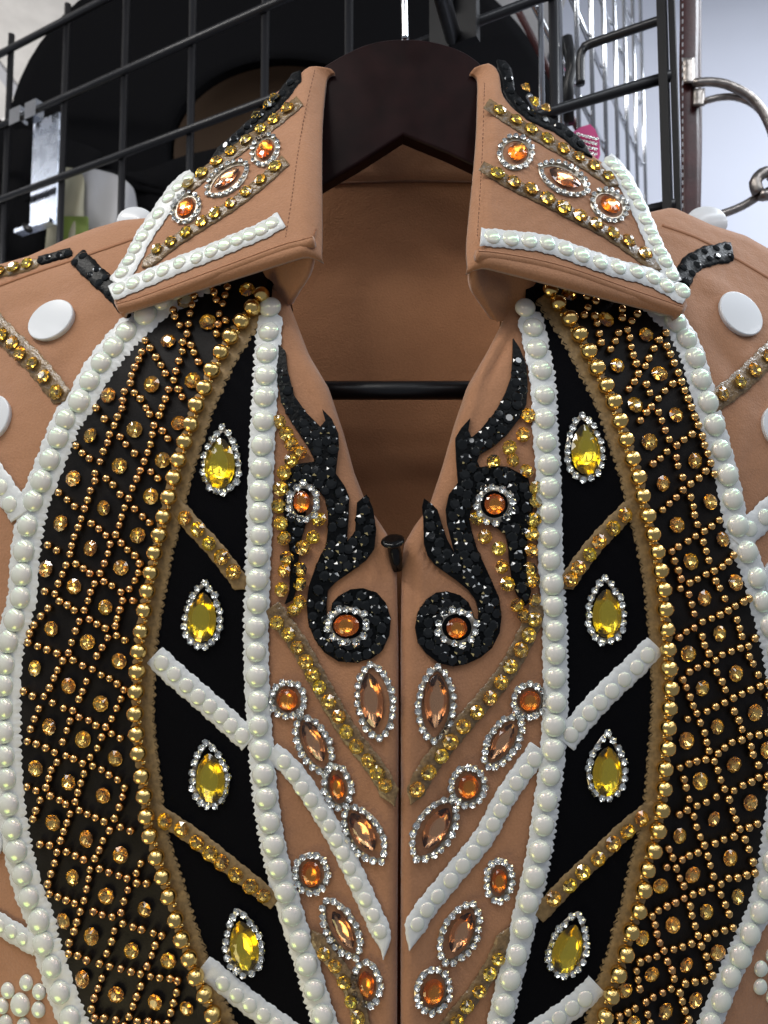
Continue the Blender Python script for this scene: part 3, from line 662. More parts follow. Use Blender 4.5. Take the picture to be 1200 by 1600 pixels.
TR = [(840, 400, 4.8, [(165,155),(130,228),(318,200),(333,260),(350,330),(358,412),(330,467),(408,475),(427,530),(443,605),(455,670),(475,245),(447,303),(415,365),(577,295),(603,360),(612,425),(613,490),(685,513),(725,462),(763,400),(585,600),(653,577),(672,635),(562,660),(527,720),(682,703),(695,765),(717,828),(787,845),(812,787),(850,715),(887,652),(938,600),(733,903),(700,960),(665,1013),(943,697),(970,757),(997,822),(1027,893),(1118,900),(1050,960),(985,975),(930,1027),(882,1085),(827,1142),(793,980),(817,1040),(1075,1023),(1097,1085),(1122,1148),(885,1187),(797,1190)],
       [(223,305),(395,215),(497,495),(797,605),(580,835),(900,900),(712,1130)]),
      (950, 600, 4.8, [(220,290),(380,287),(620,258),(645,322),(400,358),(430,428),(485,472),(540,428),(598,387),(675,402),(693,468),(718,530),(740,600),(785,590),(418,518),(368,565),(310,608),(485,557),(497,620),(530,705),(588,755),(652,712),(700,660),(768,683),(795,755),(530,803),(483,858),(432,900),(382,948),(590,853),(612,922),(617,985),(640,1055),(692,1107),(748,1070),(805,1025),(870,1033),(855,960),(830,890),(817,827),(627,1143),(570,1180),(685,1187),(885,1100),(923,1163)],
       [(490,243),(295,440),(630,578),(390,745),(745,890),(500,1060),(840,1170),(770,425),(655,120)]),
      (1000, 800, 6, [(325,327),(260,370),(288,455),(320,545),(350,622),(430,665),(505,630),(583,585),(658,553),(735,515),(790,467),(838,408),(882,345),(608,455),(583,368),(672,648),(710,713),(758,810),(343,713),(420,775),(447,867),(473,948),(550,1027),(637,997),(712,962),(785,922),(853,880),(927,840),(980,810),(1035,757),(908,437),(945,517),(975,605),(1005,672),(475,1083),(400,1117),(340,1170),(867,1007),(893,1087),(910,1160),(548,1163),(1030,1180),(1095,1160),(1150,1165)],
       [(450,470),(870,665),(575,805),(1070,1025),(715,1135)]),
      (1000, 980, 6, [(567,163),(607,240),(590,340),(503,373),(427,408),(367,485),(403,553),(672,303),(733,253),(815,222),(897,190),(972,172),(978,268),(1015,335),(1062,437),(1148,515),(1078,545),(988,577),(912,617),(832,653),(752,697),(670,735),(592,778),(497,795),(467,722),(433,643),(678,413),(727,500),(760,577),(410,852),(530,885),(568,975),(587,1063),(608,1143),(692,1167),(752,1115),(820,1065),(907,1042),(983,1005),(1068,997),(1150,977),(838,775),(880,858),(912,943),(997,1102),(1012,1177),(1157,635),(1190,720)],
       [(430,245),(870,425),(555,560),(1050,790),(695,925),(410,1055),(1155,290),(1165,1145)]),
      (990, 1160, 5.714, [(387,213),(460,175),(530,148),(605,138),(683,152),(713,230),(738,315),(772,398),(700,468),(612,515),(530,547),(463,487),(437,385),(418,312),(857,413),(935,367),(1010,335),(1075,297),(1157,282),(1070,187),(1143,375),(1165,455),(812,490),(845,592),(873,665),(908,752),(990,740),(1065,708),(1143,667),(445,582),(372,627),(503,640),(525,733),(558,822),(592,895),(687,880),(768,847),(855,818),(953,843),(990,932),(1025,1045),(285,932),(313,1010),(400,1030),(460,988),(535,962),(622,990),(647,1075),(260,1090),(347,1100),(377,1185),(675,1170),(890,1185),(968,1160),(1045,1143),(810,1190)],
       [(868,180),(568,335),(1017,525),(685,665),(385,820),(835,1015),(500,1160)]),
      (930, 1350, 4.8, [(632,148),(912,130),(837,160),(767,187),(702,207),(637,238),(570,265),(512,293),(447,325),(400,373),(423,435),(438,497),(457,562),(487,622),(560,620),(625,598),(690,573),(763,590),(740,513),(718,440),(693,363),(680,293),(910,208),(943,283),(970,352),(1003,457),(937,475),(868,497),(807,528),(800,667),(822,743),(850,810),(787,845),(717,858),(645,870),(567,835),(543,768),(512,703),(432,670),(370,687),(315,710),(285,780),(295,842),(312,907),(540,905),(477,940),(408,970),(353,1010),(280,1050),(222,1083),(160,1115),(605,937),(623,1000),(643,1070),(672,1138),(370,1095),(387,1160),(172,1175),(643,1195)],
       [(475,145),(565,445),(815,345),(1045,235),(335,540),(660,735),(900,645),(405,805),(205,925),(730,1000),(505,1085),(270,1180)])]
beads = []
for tiles, pan in ((TL, lpL), (TR, lpR)):
    for (x0, y0, s, B, S_) in tiles:
        ok = lambda px, py: pan is lpL or px < interp(outR, py)-22
        beads += [(x0+x/s, y0+y/s, pan) for x, y in B if ok(x0+x/s, y0+y/s)]
        for x, y in S_:
            px, py = x0+x/s, y0+y/s
            if not ok(px-6, py): px -= 8
            if not ok(px, py): continue
            inst('amber_stud', ME['amber'] if random.random() < .55 else ME['amber2'], body.frame(px, py, 1.3*MM, random.uniform(12.2, 13.8), random.uniform(0, 6), .14), pan)
beads.sort(key=lambda b: body.hit(b[0], b[1])[1].y*0+body.hit(b[0], b[1])[0].y)      # nearest first
for (x, y, pan) in beads[:300]:
    inst('bronze_bead', ME['bronze'], body.frame(x, y, 1.1*MM, random.uniform(6.4, 7.3), random.uniform(0, 6), .1), pan)
for pan in (lpL, lpR):
    V = []; F = []
    src = ME['bronze']; sv = [v.co.copy() for v in src.vertices]; sf = [tuple(p.vertices) for p in src.polygons]
    for (x, y, p_) in beads[300:]:
        if p_ is not pan: continue
        mx = body.frame(x, y, 1.1*MM, random.uniform(6.4, 7.3), random.uniform(0, 6)); b0 = len(V)
        V += [mx @ v for v in sv]; F += [tuple(i+b0 for i in f) for f in sf]
    if V: obj('bronze_beading', V, F, Z['bronze'], pan, kind='stuff')

def black_band(S, path, wd, n, off=1.4, taper=(0, 0)):
    tp = ribbon('black_stone_trim', S, path, wd, wd, Z['blacktape'], jk, off, .8, taper=taper)
    pts = crom(path, 4)
    for k in range(n):
        p = pts[int((k+.5)/n*(len(pts)-1))]; d = (pts[min(len(pts)-1, int((k+.5)/n*(len(pts)-1))+1)]-p); nn = Vector((-d.y, d.x)).normalized() if d.length else Vector((1, 0))
        for s in ((-.45, .45) if wd > 11 else (0,)):
            q = p+nn*wd*s+Vector((random.uniform(-2, 2), random.uniform(-2, 2)))
            inst('black_stone', ME['black'], S.frame(q.x, q.y, (off+.5)*MM, random.uniform(6.2, 7.8), random.uniform(0, 6), .25), tp)
    return tp
# straight bands with studs or pearls
def stud_band(S, path, studs, wd, m='glue', r=11.5, me='stud', off=2.2, taper=(0, 8), tilt=.12):
    tp = ribbon('stud_trim', S, path, wd, wd, Z[m], jk, off, .6, taper=taper)
    for (x, y) in studs:
        inst('gold_stud', ME[me], S.frame(x, y, (off+.4)*MM, r*random.uniform(1.0, 1.13), random.uniform(0, 6), tilt), tp)
    return tp
def pearl_band(S, path, pts, wd, r, off=2.2, taper=(0, 0), teeth=None):
    tp = ribbon('pearl_trim', S, path, wd, wd, Z['whitetape'], jk, off, .9, taper=taper, teeth=teeth)
    pearls(tp, S, pts, r*1.08, off+.7, me=ME['bandpearl'])
    return tp
stud_band(body, [(262, 772), (300, 818), (340, 862), (384, 920)], [(293,810),(314,828),(331,849),(350,871),(368,893)], 14, 'goldtape', 11.8)
pearl_band(body, [(243, 1024), (275, 1054), (312, 1086), (350, 1120), (392, 1158)], [(255,1035),(275,1053),(294,1070),(312,1087),(330,1102),(348,1117),(363,1132),(380,1148)], 19, 11.5)
stud_band(body, [(238, 1262), (263, 1279), (311, 1311), (372, 1360), (432, 1408)], [(263,1280),(288,1293),(311,1312),(331,1330),(350,1345),(372,1362),(393,1380),(413,1394)], 14, 'goldtape', 11.8, taper=(0, 0))
pearl_band(body, [(318, 1506), (350, 1532), (400, 1572), (470, 1622)], [(350,1533),(371,1550),(392,1566),(413,1582),(434,1597),(455,1612)], 19, 11.5)
stud_band(body, [(1000, 778), (953, 824), (917, 865), (878, 920)], [(972,805),(953,826),(933,846),(917,867),(901,887),(888,906)], 14, 'goldtape', 11.5)
pearl_band(body, [(1022, 1008), (991, 1040), (953, 1076), (918, 1113), (880, 1160)], [(1008,1023),(991,1042),(972,1060),(953,1078),(935,1096),(918,1113),(903,1130),(890,1147)], 19, 11.5)
stud_band(body, [(1022, 1258), (975, 1295), (931, 1337), (886, 1379), (838, 1430)], [(997,1277),(975,1295),(954,1315),(931,1338),(907,1359),(886,1379),(862,1400)], 14, 'goldtape', 11.8, taper=(0, 0))
pearl_band(body, [(932, 1536), (905, 1562), (865, 1592), (810, 1628)], [(912,1556),(892,1571),(871,1587),(850,1602),(829,1616)], 19, 11.5)
stud_band(body, [(425, 948), (468, 1008), (502, 1070), (543, 1140), (592, 1205), (618, 1258)], [(435,972),(453,990),(468,1010),(479,1033),(490,1053),(502,1073),(516,1094),(530,1117),(543,1142),(560,1163),(578,1187),(592,1205),(604,1224)], 15, 'glue', 11.2, taper=(0, 22))
stud_band(body, [(843, 945), (810, 1015), (779, 1065), (722, 1132), (667, 1200), (640, 1256)], [(833,968),(822,991),(810,1015),(795,1040),(779,1065),(762,1089),(742,1112),(722,1132),(702,1157),(687,1179),(667,1203),(649,1230)], 15, 'glue', 11.6, taper=(0, 22))
pearl_band(body, [(424, 1172), (460, 1205), (502, 1266), (537, 1328), (572, 1402), (598, 1462), (600, 1496)], [(445,1188),(460,1207),(473,1230),(487,1248),(502,1268),(515,1288),(526,1310),(537,1330),(547,1353),(558,1378),(572,1403),(584,1427),(595,1452)], 16, 10.6, taper=(0, 40))
pearl_band(body, [(842, 1168), (790, 1243), (755, 1307), (702, 1372), (655, 1432), (638, 1482)], [(833,1185),(820,1204),(805,1222),(790,1243),(780,1264),(769,1285),(755,1307),(738,1328),(722,1350),(702,1372),(682,1397),(665,1418),(650,1440)], 17, 11, taper=(0, 34))
stud_band(body, [(488, 1450), (507, 1482), (540, 1525), (561, 1578), (575, 1640)], [(507,1487),(525,1505),(540,1530),(551,1560),(561,1585),(567,1608)], 13, 'glue', 10.5, taper=(18, 0))
stud_band(body, [(794, 1446), (777, 1490), (748, 1540), (710, 1588), (670, 1640)], [(777,1493),(762,1517),(748,1543),(727,1567),(710,1590),(692,1612)], 13, 'glue', 11, taper=(18, 0))
# shoulders
stud_band(body, [(-40, 470), (8, 522), (57, 570), (104, 628)], [(-28,490),(-10,508),(8,527),(25,540),(38,556),(57,572),(75,592),(93,615)], 17, 'glue', 12)
stud_band(body, [(-60, 440), (-10, 428), (30, 420), (64, 408)], [(-40, 436), (-20, 431), (2, 426), (24, 421), (45, 414)], 8, 'glue', 10, off=.8)
black_band(body, [(62, 408), (84, 402), (112, 394)], 7, 4, .8)
stud_band(body, [(1106, 634), (1150, 602), (1195, 560), (1240, 515)], [(1123,618),(1150,600),(1173,582),(1195,560),(1215,538)], 17, 'glue', 12)
pearl_band(body, [(-40, 700), (0, 752), (36, 806)], [(-30,715),(-14,738),(5,762),(20,788)], 19, 12)
pearl_band(body, [(-50, 1410), (3, 1443), (62, 1478)], [(-30,1422),(-13,1433),(4,1443),(22,1453),(40,1464)], 17, 10)
pearl_band(body, [(1148, 850), (1190, 808), (1240, 762)], [(1168,826),(1190,808),(1210,790),(1230,772)], 20, 12.5)

black_band(body, [(122, 402), (150, 430), (180, 458), (215, 500)], 15, 6)
black_band(body, [(1062, 442), (1078, 416), (1102, 402), (1142, 394)], 16, 6)

# ------------------------------------------------------------------ white discs and pearl flowers
def disc(S, x, y, r, h=1.0, sy=1):
    prof = [(.90, -.3), (.97, 0), (1, .06), (.99, .10), (.965, .125), (.945, .128), (0, .129)]; n = 36; V = []
    mx = S.frame(x, y, h*MM, r)
    for (q, z) in prof[:-1]: V += [mx @ Vector((q*math.cos(2*math.pi*j/n), sy*q*math.sin(2*math.pi*j/n), z)) for j in range(n)]
    V.append(mx @ Vector((0, 0, .129))); k = 5*n
    F = grid_faces(6, n, True)+[(k+j, k+(j+1) % n, len(V)-1) for j in range(n)]
    return fix(obj('disc_button', V, F, Z['disc'], jk))
for (x, y, r, sy) in ((83, 503, 42, .86), (1154, 493, 40, 1.0), (-10, 655, 38, 1.0), (1212, 668, 30, 1.15), (-18, 1312, 32, 1), (1212, 905, 30, 1.1)): disc(body, x, y, r, 1.2, sy)
def back_disc(px, py, y, r):
    V = []; n = 32; c = at(px, py, y); k = r*y/FPX
    for (q, d) in ((0, 0), (.93, 0), (1, .002), (1, .006), (.9, .008)):
        V += [c+Vector((q*k*math.cos(2*math.pi*j/n), d, q*k*.8*math.sin(2*math.pi*j/n))) for j in range(n)]
    fix(obj('disc_button', V, grid_faces(5, n, True), Z['disc'], jk))
back_disc(210, 344, .618, 30); back_disc(1106, 346, .622, 34)
def flower(pts, c):
    o = inst('pearl_flower', ME['pearl'], body.frame(c[0], c[1], .2*MM, 18), jk)
    mi = o.matrix_basis.inverted()
    for (x, y) in pts: inst('pearl', ME['pearl'], mi @ body.frame(x, y, .2*MM, 12.5), o)
flower([(42,1535),(13,1547),(62,1549),(61,1577),(4,1571),(10,1597),(38,1602)], (33, 1569))
flower([(1188,1513),(1187,1541),(1206,1492),(1232,1500),(1240,1525),(1206,1556),(1230,1552)], (1214, 1524))

# ------------------------------------------------------------------ flames
flameL = [(429,534),(437,541),(447,551),(450,580),(460,619),(479,646),(501,668),(509,659),(504,641),(519,656),(529,678),(530,696),(525,740),(539,760),(546,777),(545,810),(542,847),(555,832),(558,786),(573,773),(583,795),(588,828),(585,858),(572,876),(548,894),(526,909),(513,922),(511,941),(511,960),(515,966),(518,955),(520,942),(530,931),(548,921),(567,919),(589,926),(603,942),(611,966),(609,992),(598,1016),(581,1029),(554,1035),(530,1033),(508,1019),(493,999),(483,974),(480,942),(484,915),(493,889),(502,867),(510,854),(513,828),(513,803),(508,779),(499,768),(486,762),(478,790),(479,817),(473,837),(468,861),(466,883),(465,916),(458,938),(446,944),(453,924),(454,906),(455,883),(453,856),(447,819),(442,792),(446,760),(451,737),(464,726),(480,724),(493,722),(482,700),(466,676),(453,656),(440,630),(437,608),(434,597),(435,590),(431,573),(436,560),(437,546)]
flameR = [(800.5,531),(811,547),(821,573),(823,602),(821,634),(810,656),(791,681),(769,700),(749,711),(745,722),(749,731),(767,729),(791,730),(810,740),(824,749),(830,773),(831,797),(824,819),(822,847),(821,874),(822,902),(828,924),(824,941),(819,946),(806,928),(799,906),(795,878),(793,856),(789,836),(777,826),(764,819),(752,800),(742,790),(734,800),(733,814),(736,828),(744,856),(756,883),(766,905),(778,933),(782,963),(779,988),(767,1012),(749,1027),(727,1037),(707,1041),(685,1036),(665,1021),(652,1003),(648,981),(652,957),(665,937),(681,926),(698,924),(718,930),(731,941),(736,953),(740,966),(746,968),(747,955),(742,937),(731,922),(714,908),(697,896),(679,883),(668,869),(662,850),(661,810),(659,793),(662,779),(674,788),(683,797),(690,819),(698,843),(709,863),(705,847),(698,819),(696,797),(701,773),(715,755),(712,718),(711,692),(711,685),(720,670),(734,655),(731,674),(736,685),(749,674),(773,645),(789,615),(798,590),(800,560)]
def inside(p, poly):
    c = False; n = len(poly); x, y = p
    for i in range(n):
        x1, y1 = poly[i]; x2, y2 = poly[(i+1) % n]
        if (y1 > y) != (y2 > y) and x < (x2-x1)*(y-y1)/(y2-y1)+x1: c = not c
    return c
def edist(p, poly):
    b = 1e9; q = Vector(p)
    for i in range(len(poly)):
        a = Vector(poly[i]); d = Vector(poly[(i+1) % len(poly)])-a
        t = max(0, min(1, (q-a).dot(d)/max(1e-9, d.dot(d)))); b = min(b, (q-a-d*t).length)
    return b
def flame(poly, cabs, tot):
    n = len(poly); tri = tessellate_polygon([[Vector((x, y, 0)) for x, y in poly]])
    V = [body.P(x, y, 2.4*MM) for x, y in poly]+[body.P(x, y, .4*MM) for x, y in poly]
    F = [tuple(t) for t in tri]+[(i, (i+1) % n, (i+1) % n+n, i+n) for i in range(n)]
    fl = fix(obj('flame_applique', V, F, Z['blacktape'], jk, False))
    pl = []; tries = 0
    while tries < 9000 and len(pl) < tot:
        tries += 1
        p = (random.uniform(428, 832), random.uniform(531, 1042))
        if not inside(p, poly): continue
        e = edist(p, poly)
        if e < 4.2: continue
        if any((p[0]-x)**2+(p[1]-y)**2 < 12.4**2 for x, y in pl): continue
        if any((p[0]-x)**2+(p[1]-y)**2 < r*r for x, y, r in cabs): continue
        pl.append(p)
        inst('black_stone', ME['black'], body.frame(p[0], p[1], 2.3*MM, min(9.6, e*1.12), random.uniform(0, 6), .2), fl)
    return fl
fL = flame(flameL, [(475, 787, 27), (543, 977, 30)], 125)
fR = flame(flameR, [(771, 789, 28), (711, 981, 30)], 125)
for fl, pts in ((fL, [(439,659),(448,679),(457,697),(472,710),(454,720),(446,738),(439,764),(437,790),(440,817),(447,843),(449,870),(447,892),(443,922),(501,814),(490,838),(474,857),(472,889),(471,914),(472,939),(461,955)]),
                (fR, [(824,651),(814,679),(793,699),(798,720),(769,721),(820,739),(833,761),(834,786),(833,812),(829,836),(827,862),(827,889),(831,909),(743,813),(756,838),(778,856),(781,884),(791,914),(832,937),(805,943),(815,963)])):
    for (x, y) in pts: inst('gold_stud', ME['stud'], body.frame(x, y, 1.6*MM, random.uniform(11.0, 12.6), random.uniform(0, 6), .3), fl)

# ------------------------------------------------------------------ gems with rhinestone rings
def outline(kind, t, L, wd):
    s, c = math.sin(t), math.cos(t)
    if kind == 'pear': return wd*s*(abs(math.sin(t/2))**.6)*1.08, -L*c
    if kind == 'pearstone': return wd*s*(abs(math.sin(t/2))**.28)*1.03, -L*c
    if kind == 'marquise': return wd*math.copysign(abs(s)**1.35, s), -L*c
    return wd*s, -L*c
rcount = [0]
def gem(name, kind, cx, cy, L, wd, ang, ring, n, colour, S=body, base=1.2, hgt=None, rs=6.4):
    """faceted foil-backed stone inside a ring of rhinestones; sizes in pixels on surface S"""
    a = R(ang); ca, sa = math.cos(a), math.sin(a)
    def rot(x, y): return x*ca-y*sa, x*sa+y*ca
    kk = S.hit(cx, cy)[2]; H = hgt or .32*min(wd, 22)*kk
    ng = 16 if kind != 'oval' else 14; V = []
    cabochon = kind == 'oval'; skind = 'pearstone' if kind == 'pear' else kind
    rows = [(1, base*MM+.7*H, 0), (.80 if cabochon else .74, base*MM+(1.3 if cabochon else 1.2)*H, .5), (.46, base*MM+(1.75 if cabochon else 1.55)*H, 0)]
    for (s, h, o) in rows:
        for j in range(ng):
            x, y = outline(skind, 2*math.pi*(j+o)/ng, L*s, wd*s); x, y = rot(x, y); V.append(S.P(cx+x, cy+y, h))
    F = []; mi = []
    for r_ in (0, 1):
        for j in range(ng):
            k = (j+1) % ng; p = r_*ng; q = p+ng
            if r_ == 0: F += [(p+j, p+k, q+j), (p+k, q+k, q+j)]
            else: F += [(p+j, p+k, q+k), (p+j, q+k, q+j)]
    V.append(S.P(cx, cy, base*MM+(1.85 if cabochon else 1.56)*H)); F += [(2*ng+j, 2*ng+(j+1) % ng, len(V)-1) for j in range(ng)]
    nc = len(F)
    # pavilion
    for j in range(ng):
        x, y = outline(skind, 2*math.pi*(j+.5)/ng, L*.5, wd*.5); x, y = rot(x, y); V.append(S.P(cx+x, cy+y, base*MM+.22*H))
    p = 3*ng+1
    for j in range(ng):
        k = (j+1) % ng; F += [(j, p+j, k), (k, p+j, p+k)]
    V.append(S.P(cx, cy+L*.1, base*MM+.03*H)); F += [(p+j, len(V)-1, p+(j+1) % ng) for j in range(ng)]
    o = fix(obj(name, V, F, [Z[colour+'gl'], Z[colour+'foil']], jk, False))
    for i, f in enumerate(o.data.polygons): f.material_index = 0 if i < nc else 1
    # metal seat under the stone and the ring
    dx, dy, Lr, wr = ring; seat = []; m_ = 40
    for h in (.1, 1.0):
        for s in (1.0,):
            for j in range(m_):
                x, y = outline(kind, 2*math.pi*j/m_, Lr+2, wr+2); x, y = rot(x, y); seat.append(S.P(cx+dx+x, cy+dy+y, (base-1.2+h)*MM))
    seat.append(S.P(cx+dx, cy+dy, (base-.9)*MM))
    if colour != 'yellow' or True:
        F2 = grid_faces(2, m_, True)
        inn = []
        for j in range(m_):
            x, y = outline(kind, 2*math.pi*j/m_, Lr-6, wr-6); x, y = rot(x, y); inn.append(S.P(cx+dx+x, cy+dy+y, (base-.35)*MM))
        q = len(seat); seat += inn; F2 += [(m_+j, m_+(j+1) % m_, q+(j+1) % m_, q+j) for j in range(m_)]
        fix(obj('setting', seat, F2, Z['silver'], o))
    # ring positions at equal arc length
    dense = [Vector(rot(*outline(kind, 2*math.pi*i/400, Lr, wr))) for i in range(401)]
    acc = [0]
    for p1, p2 in zip(dense, dense[1:]): acc.append(acc[-1]+(p2-p1).length)
    st = (0 if kind != 'oval' else random.random())*acc[-1]/n
    Vs = []; Fs = []; Ms = []
    for k in range(n):
        tgt = (st+acc[-1]*k/n) % acc[-1]; i = next(i for i in range(400) if acc[i+1] >= tgt)
        p_ = dense[i].lerp(dense[i+1], (tgt-acc[i])/max(1e-9, acc[i+1]-acc[i]))
        mx = S.frame(cx+dx+p_.x, cy+dy+p_.y, base*MM, rs*random.uniform(.92, 1.05), random.uniform(0, 6), .22, 1.25)
        if rcount[0] < 300: inst('rhinestone', ME['rhine'], mx, o); rcount[0] += 1
        else:
            b0 = len(Vs); Vs += [mx @ v.co for v in ME['rhine'].vertices]; Fs += [tuple(i_+b0 for i_ in f.vertices) for f in ME['rhine'].polygons]; Ms += [f.material_index for f in ME['rhine'].polygons]
    if Vs: obj('rhinestone_ring', Vs, Fs, [Z['rhinegl'], Z['rhinefoil']], o, False, kind='stuff').data.polygons.foreach_set('material_index', Ms)
    return o
for (x, y, a, dx, dy) in ((347, 729, 2, 1, -9), (319, 967, 1, 0, -7), (332, 1216, -6, -3, -8), (384, 1475, -12, -3, -6), (911, 708, -3, -1, -8), (944, 961, -1, 0, -8), (944, 1206, 2, 1, -11), (883, 1480, 14, 4, -8)):
    gem('teardrop_gem', 'pear', x, y-3, 39+random.uniform(-1, 1), 24.5+random.uniform(-1, 1), a+random.uniform(-3, 3), (dx, dy+3, 50, 30.5), 19, 'yellow', base=2.0)
gem('marquise_gem', 'marquise', 582, 1093, 43, 18, -7, (5, 2, 59, 28), 20, 'peach')
gem('marquise_gem', 'marquise', 679, 1094, 42, 18, 3, (1, 6, 58, 28), 20, 'peach')
gem('marquise_gem', 'marquise', 491, 1157, 34, 14, -26, (0, 5, 48, 24), 18, 'peach')
gem('marquise_gem', 'marquise', 568, 1297, 34, 16, -32, (2, 5, 50, 26), 18, 'peach')
gem('marquise_gem', 'marquise', 783, 1157, 32, 13, 32, (2, 0, 46, 23), 18, 'peach')
gem('marquise_gem', 'marquise', 680, 1291, 36, 17, 31, (-3, 4, 54, 28), 18, 'peach')
gem('marquise_gem', 'marquise', 537, 1450, 33, 12, -28, (-3, -1, 51, 23), 18, 'peach')
gem('marquise_gem', 'marquise', 719, 1453, 34, 16, 26, (-2, 4, 51, 27), 18, 'peach')
for (x, y, L, wd, a, Lr, wr, n) in ((451, 1092, 17, 16, 0, 27, 26, 14), (528, 1228, 20, 11, -10, 33, 21, 14), (487, 1363, 20, 15, -5, 30, 26, 15), (574, 1535, 21, 12, -5, 34, 21, 15),
        (826, 1094, 16, 16, 0, 26, 25, 14), (730, 1227, 19, 16, 10, 30, 27, 15), (779, 1374, 18, 12, 3, 32, 20, 14), (675, 1546, 21, 16, 10, 34, 26, 15)):
    gem('round_gem', 'oval', x, y, L, wd, a, (0, 0, Lr, wr), n, 'orange')
for (x, y, L, wd, Lr, wr, n, dx, dy) in ((473, 785, 17, 13, 28, 23, 13, 2, 1), (543, 977, 17, 20, 27, 31, 14, 2, 0), (771, 789, 16, 16, 27, 27, 12, 0, 0), (711, 981, 16, 16, 27, 29, 12, 1, -1)):
    gem('round_gem', 'oval', x, y, L, wd, 0, (dx, dy, Lr, wr), n, 'orange', base=3.6)

# ------------------------------------------------------------------ collar
def collar(S, fold, outer, side, bottom_y):
    """flap between the fold line and the outer edge, with a thick rolled rim"""
    A = crom(fold, 6); B = crom(outer, 6); n = 60; NC = 40; V = []
    def samp(P, t):
        f = t*(len(P)-1); i = min(int(f), len(P)-2); return P[i].lerp(P[i+1], f-i)
    for i in range(n):
        t = i/(n-1); a, b = samp(A, t), samp(B, t)
        for j in range(NC):
            u = j/(NC-1); p = a.lerp(b, u); e = min(1, (1-u)*(b-a).length/6, )
            eb = min(1, (1-t)*300/7)
            h = -.0035*(1-min(e, 1))**2-.0035*(1-eb)**2
            fo_ = u*(b-a).length; h -= .010*max(0, 1-fo_/26)**2
            V.append(S.P(p.x, p.y, h))
    k = n*NC
    for i in range(n):
        for j in range(NC): V.append(V[i*NC+j]+Vector((0, .0062, .0008)))
    F = grid_faces(n, NC); F2 = [tuple(x+k for x in reversed(f)) for f in F]
    per = [i for i in range(NC)]+[i*NC+NC-1 for i in range(1, n)]+[(n-1)*NC+j for j in range(NC-2, -1, -1)]+[i*NC for i in range(n-2, 0, -1)]
    F += F2+[(per[i], per[(i+1) % len(per)], per[(i+1) % len(per)]+k, per[i]+k) for i in range(len(per))]
    o = fix(obj('collar_leaf', V, F, T, jk))
    return o
foldL = [(516, 94), (504, 100), (499, 130), (495, 180), (494, 240), (494, 300), (494, 350), (493, 386)]
outLc = [(508, 92), (480, 102), (458, 122), (424, 148), (388, 197), (340, 242), (292, 278), (259, 306), (222, 356), (195, 408), (173, 458), (182, 485)]
foldR = [(742, 95), (754, 102), (754, 140), (751, 200), (746, 260), (741, 320), (738, 370), (741, 405)]
outRc = [(750, 91), (768, 92), (783, 112), (790, 150), (817, 180), (859, 200), (897, 222), (938, 248), (973, 276), (999, 308), (1024, 349), (1054, 422), (1079, 472), (1066, 489)]
cL = collar(colL, foldL, outLc, -1, 0); cR = collar(colR, foldR, outRc, 1, 0)
# collar stand: the fabric that turns under the flap and runs down into the neckline
def patch(name, rows, m):
    nr, nc = len(rows), len(rows[0]); g = []
    P = [[at(*p) for p in r] for r in rows]
    def cr3(L, k):
        out = []
        for i in range(len(L)-1):
            p0, p1, p2, p3 = L[max(0, i-1)], L[i], L[i+1], L[min(len(L)-1, i+2)]
            for j in range(k):
                t = j/k; out.append(.5*((2*p1)+(p2-p0)*t+(2*p0-5*p1+4*p2-p3)*t*t+(3*p1-p0-3*p2+p3)*t**3))
        return out+[L[-1]]
    R1 = [cr3(r, 6) for r in P]; C = [cr3([r[j] for r in R1], 6) for j in range(len(R1[0]))]
    V = []; nr2 = len(C[0]); nc2 = len(C)
    for i in range(nr2):
        for j in range(nc2): V.append(C[j][i])
    return obj(name, V, grid_faces(nr2, nc2), m, jk)
patch('collar_stand', [[(395, 398, .500), (430, 390, .490), (452, 384, .476), (478, 386, .466), (488, 372, .462), (494, 360, .464), (494, 350, .475)],
                       [(408, 420, .502), (430, 412, .492), (452, 410, .479), (476, 408, .469), (488, 402, .466), (493, 396, .470), (494, 390, .482)],
                       [(420, 442, .503), (432, 438, .496), (450, 436, .485), (470, 436, .477), (481, 433, .476), (486, 428, .481), (488, 424, .492)],
                       [(432, 462, .503), (438, 461, .500), (447, 460, .494), (457, 460, .490), (466, 457, .490), (470, 454, .494), (472, 450, .502)],
                       [(442, 474, .503), (445, 474, .502), (448, 475, .501), (451, 476, .501), (454, 476, .502), (457, 475, .504), (459, 473, .508)]], T)
patch('collar_stand', [[(850, 418, .500), (812, 412, .490), (784, 410, .480), (762, 404, .472), (748, 396, .464), (739, 388, .466), (736, 376, .476)],
                       [(838, 440, .502), (808, 432, .494), (782, 428, .486), (758, 424, .476), (744, 424, .468), (734, 424, .470), (731, 420, .482)],
                       [(824, 462, .503), (802, 456, .498), (784, 454, .490), (764, 452, .482), (748, 452, .476), (736, 452, .478), (733, 448, .490)],
                       [(808, 482, .503), (796, 480, .501), (784, 478, .497), (772, 477, .492), (760, 476, .488), (750, 474, .490), (746, 470, .500)],
                       [(796, 500, .503), (790, 501, .502), (784, 502, .501), (778, 502, .500), (774, 501, .500), (768, 499, .503), (764, 496, .508)]], T)
# back of the collar, behind the hanger
V = []; NR, NC = 10, 40
for i in range(NR):
    for j in range(NC):
        u = j/(NC-1)*2-1; v = i/(NR-1)
        V.append((.015+u*.062, .585-.050*abs(u)**3, CAMZ+lerp(.374, .350, v)+.004*u*u))
obj('collar_back', V, grid_faces(NR, NC), T, jk)

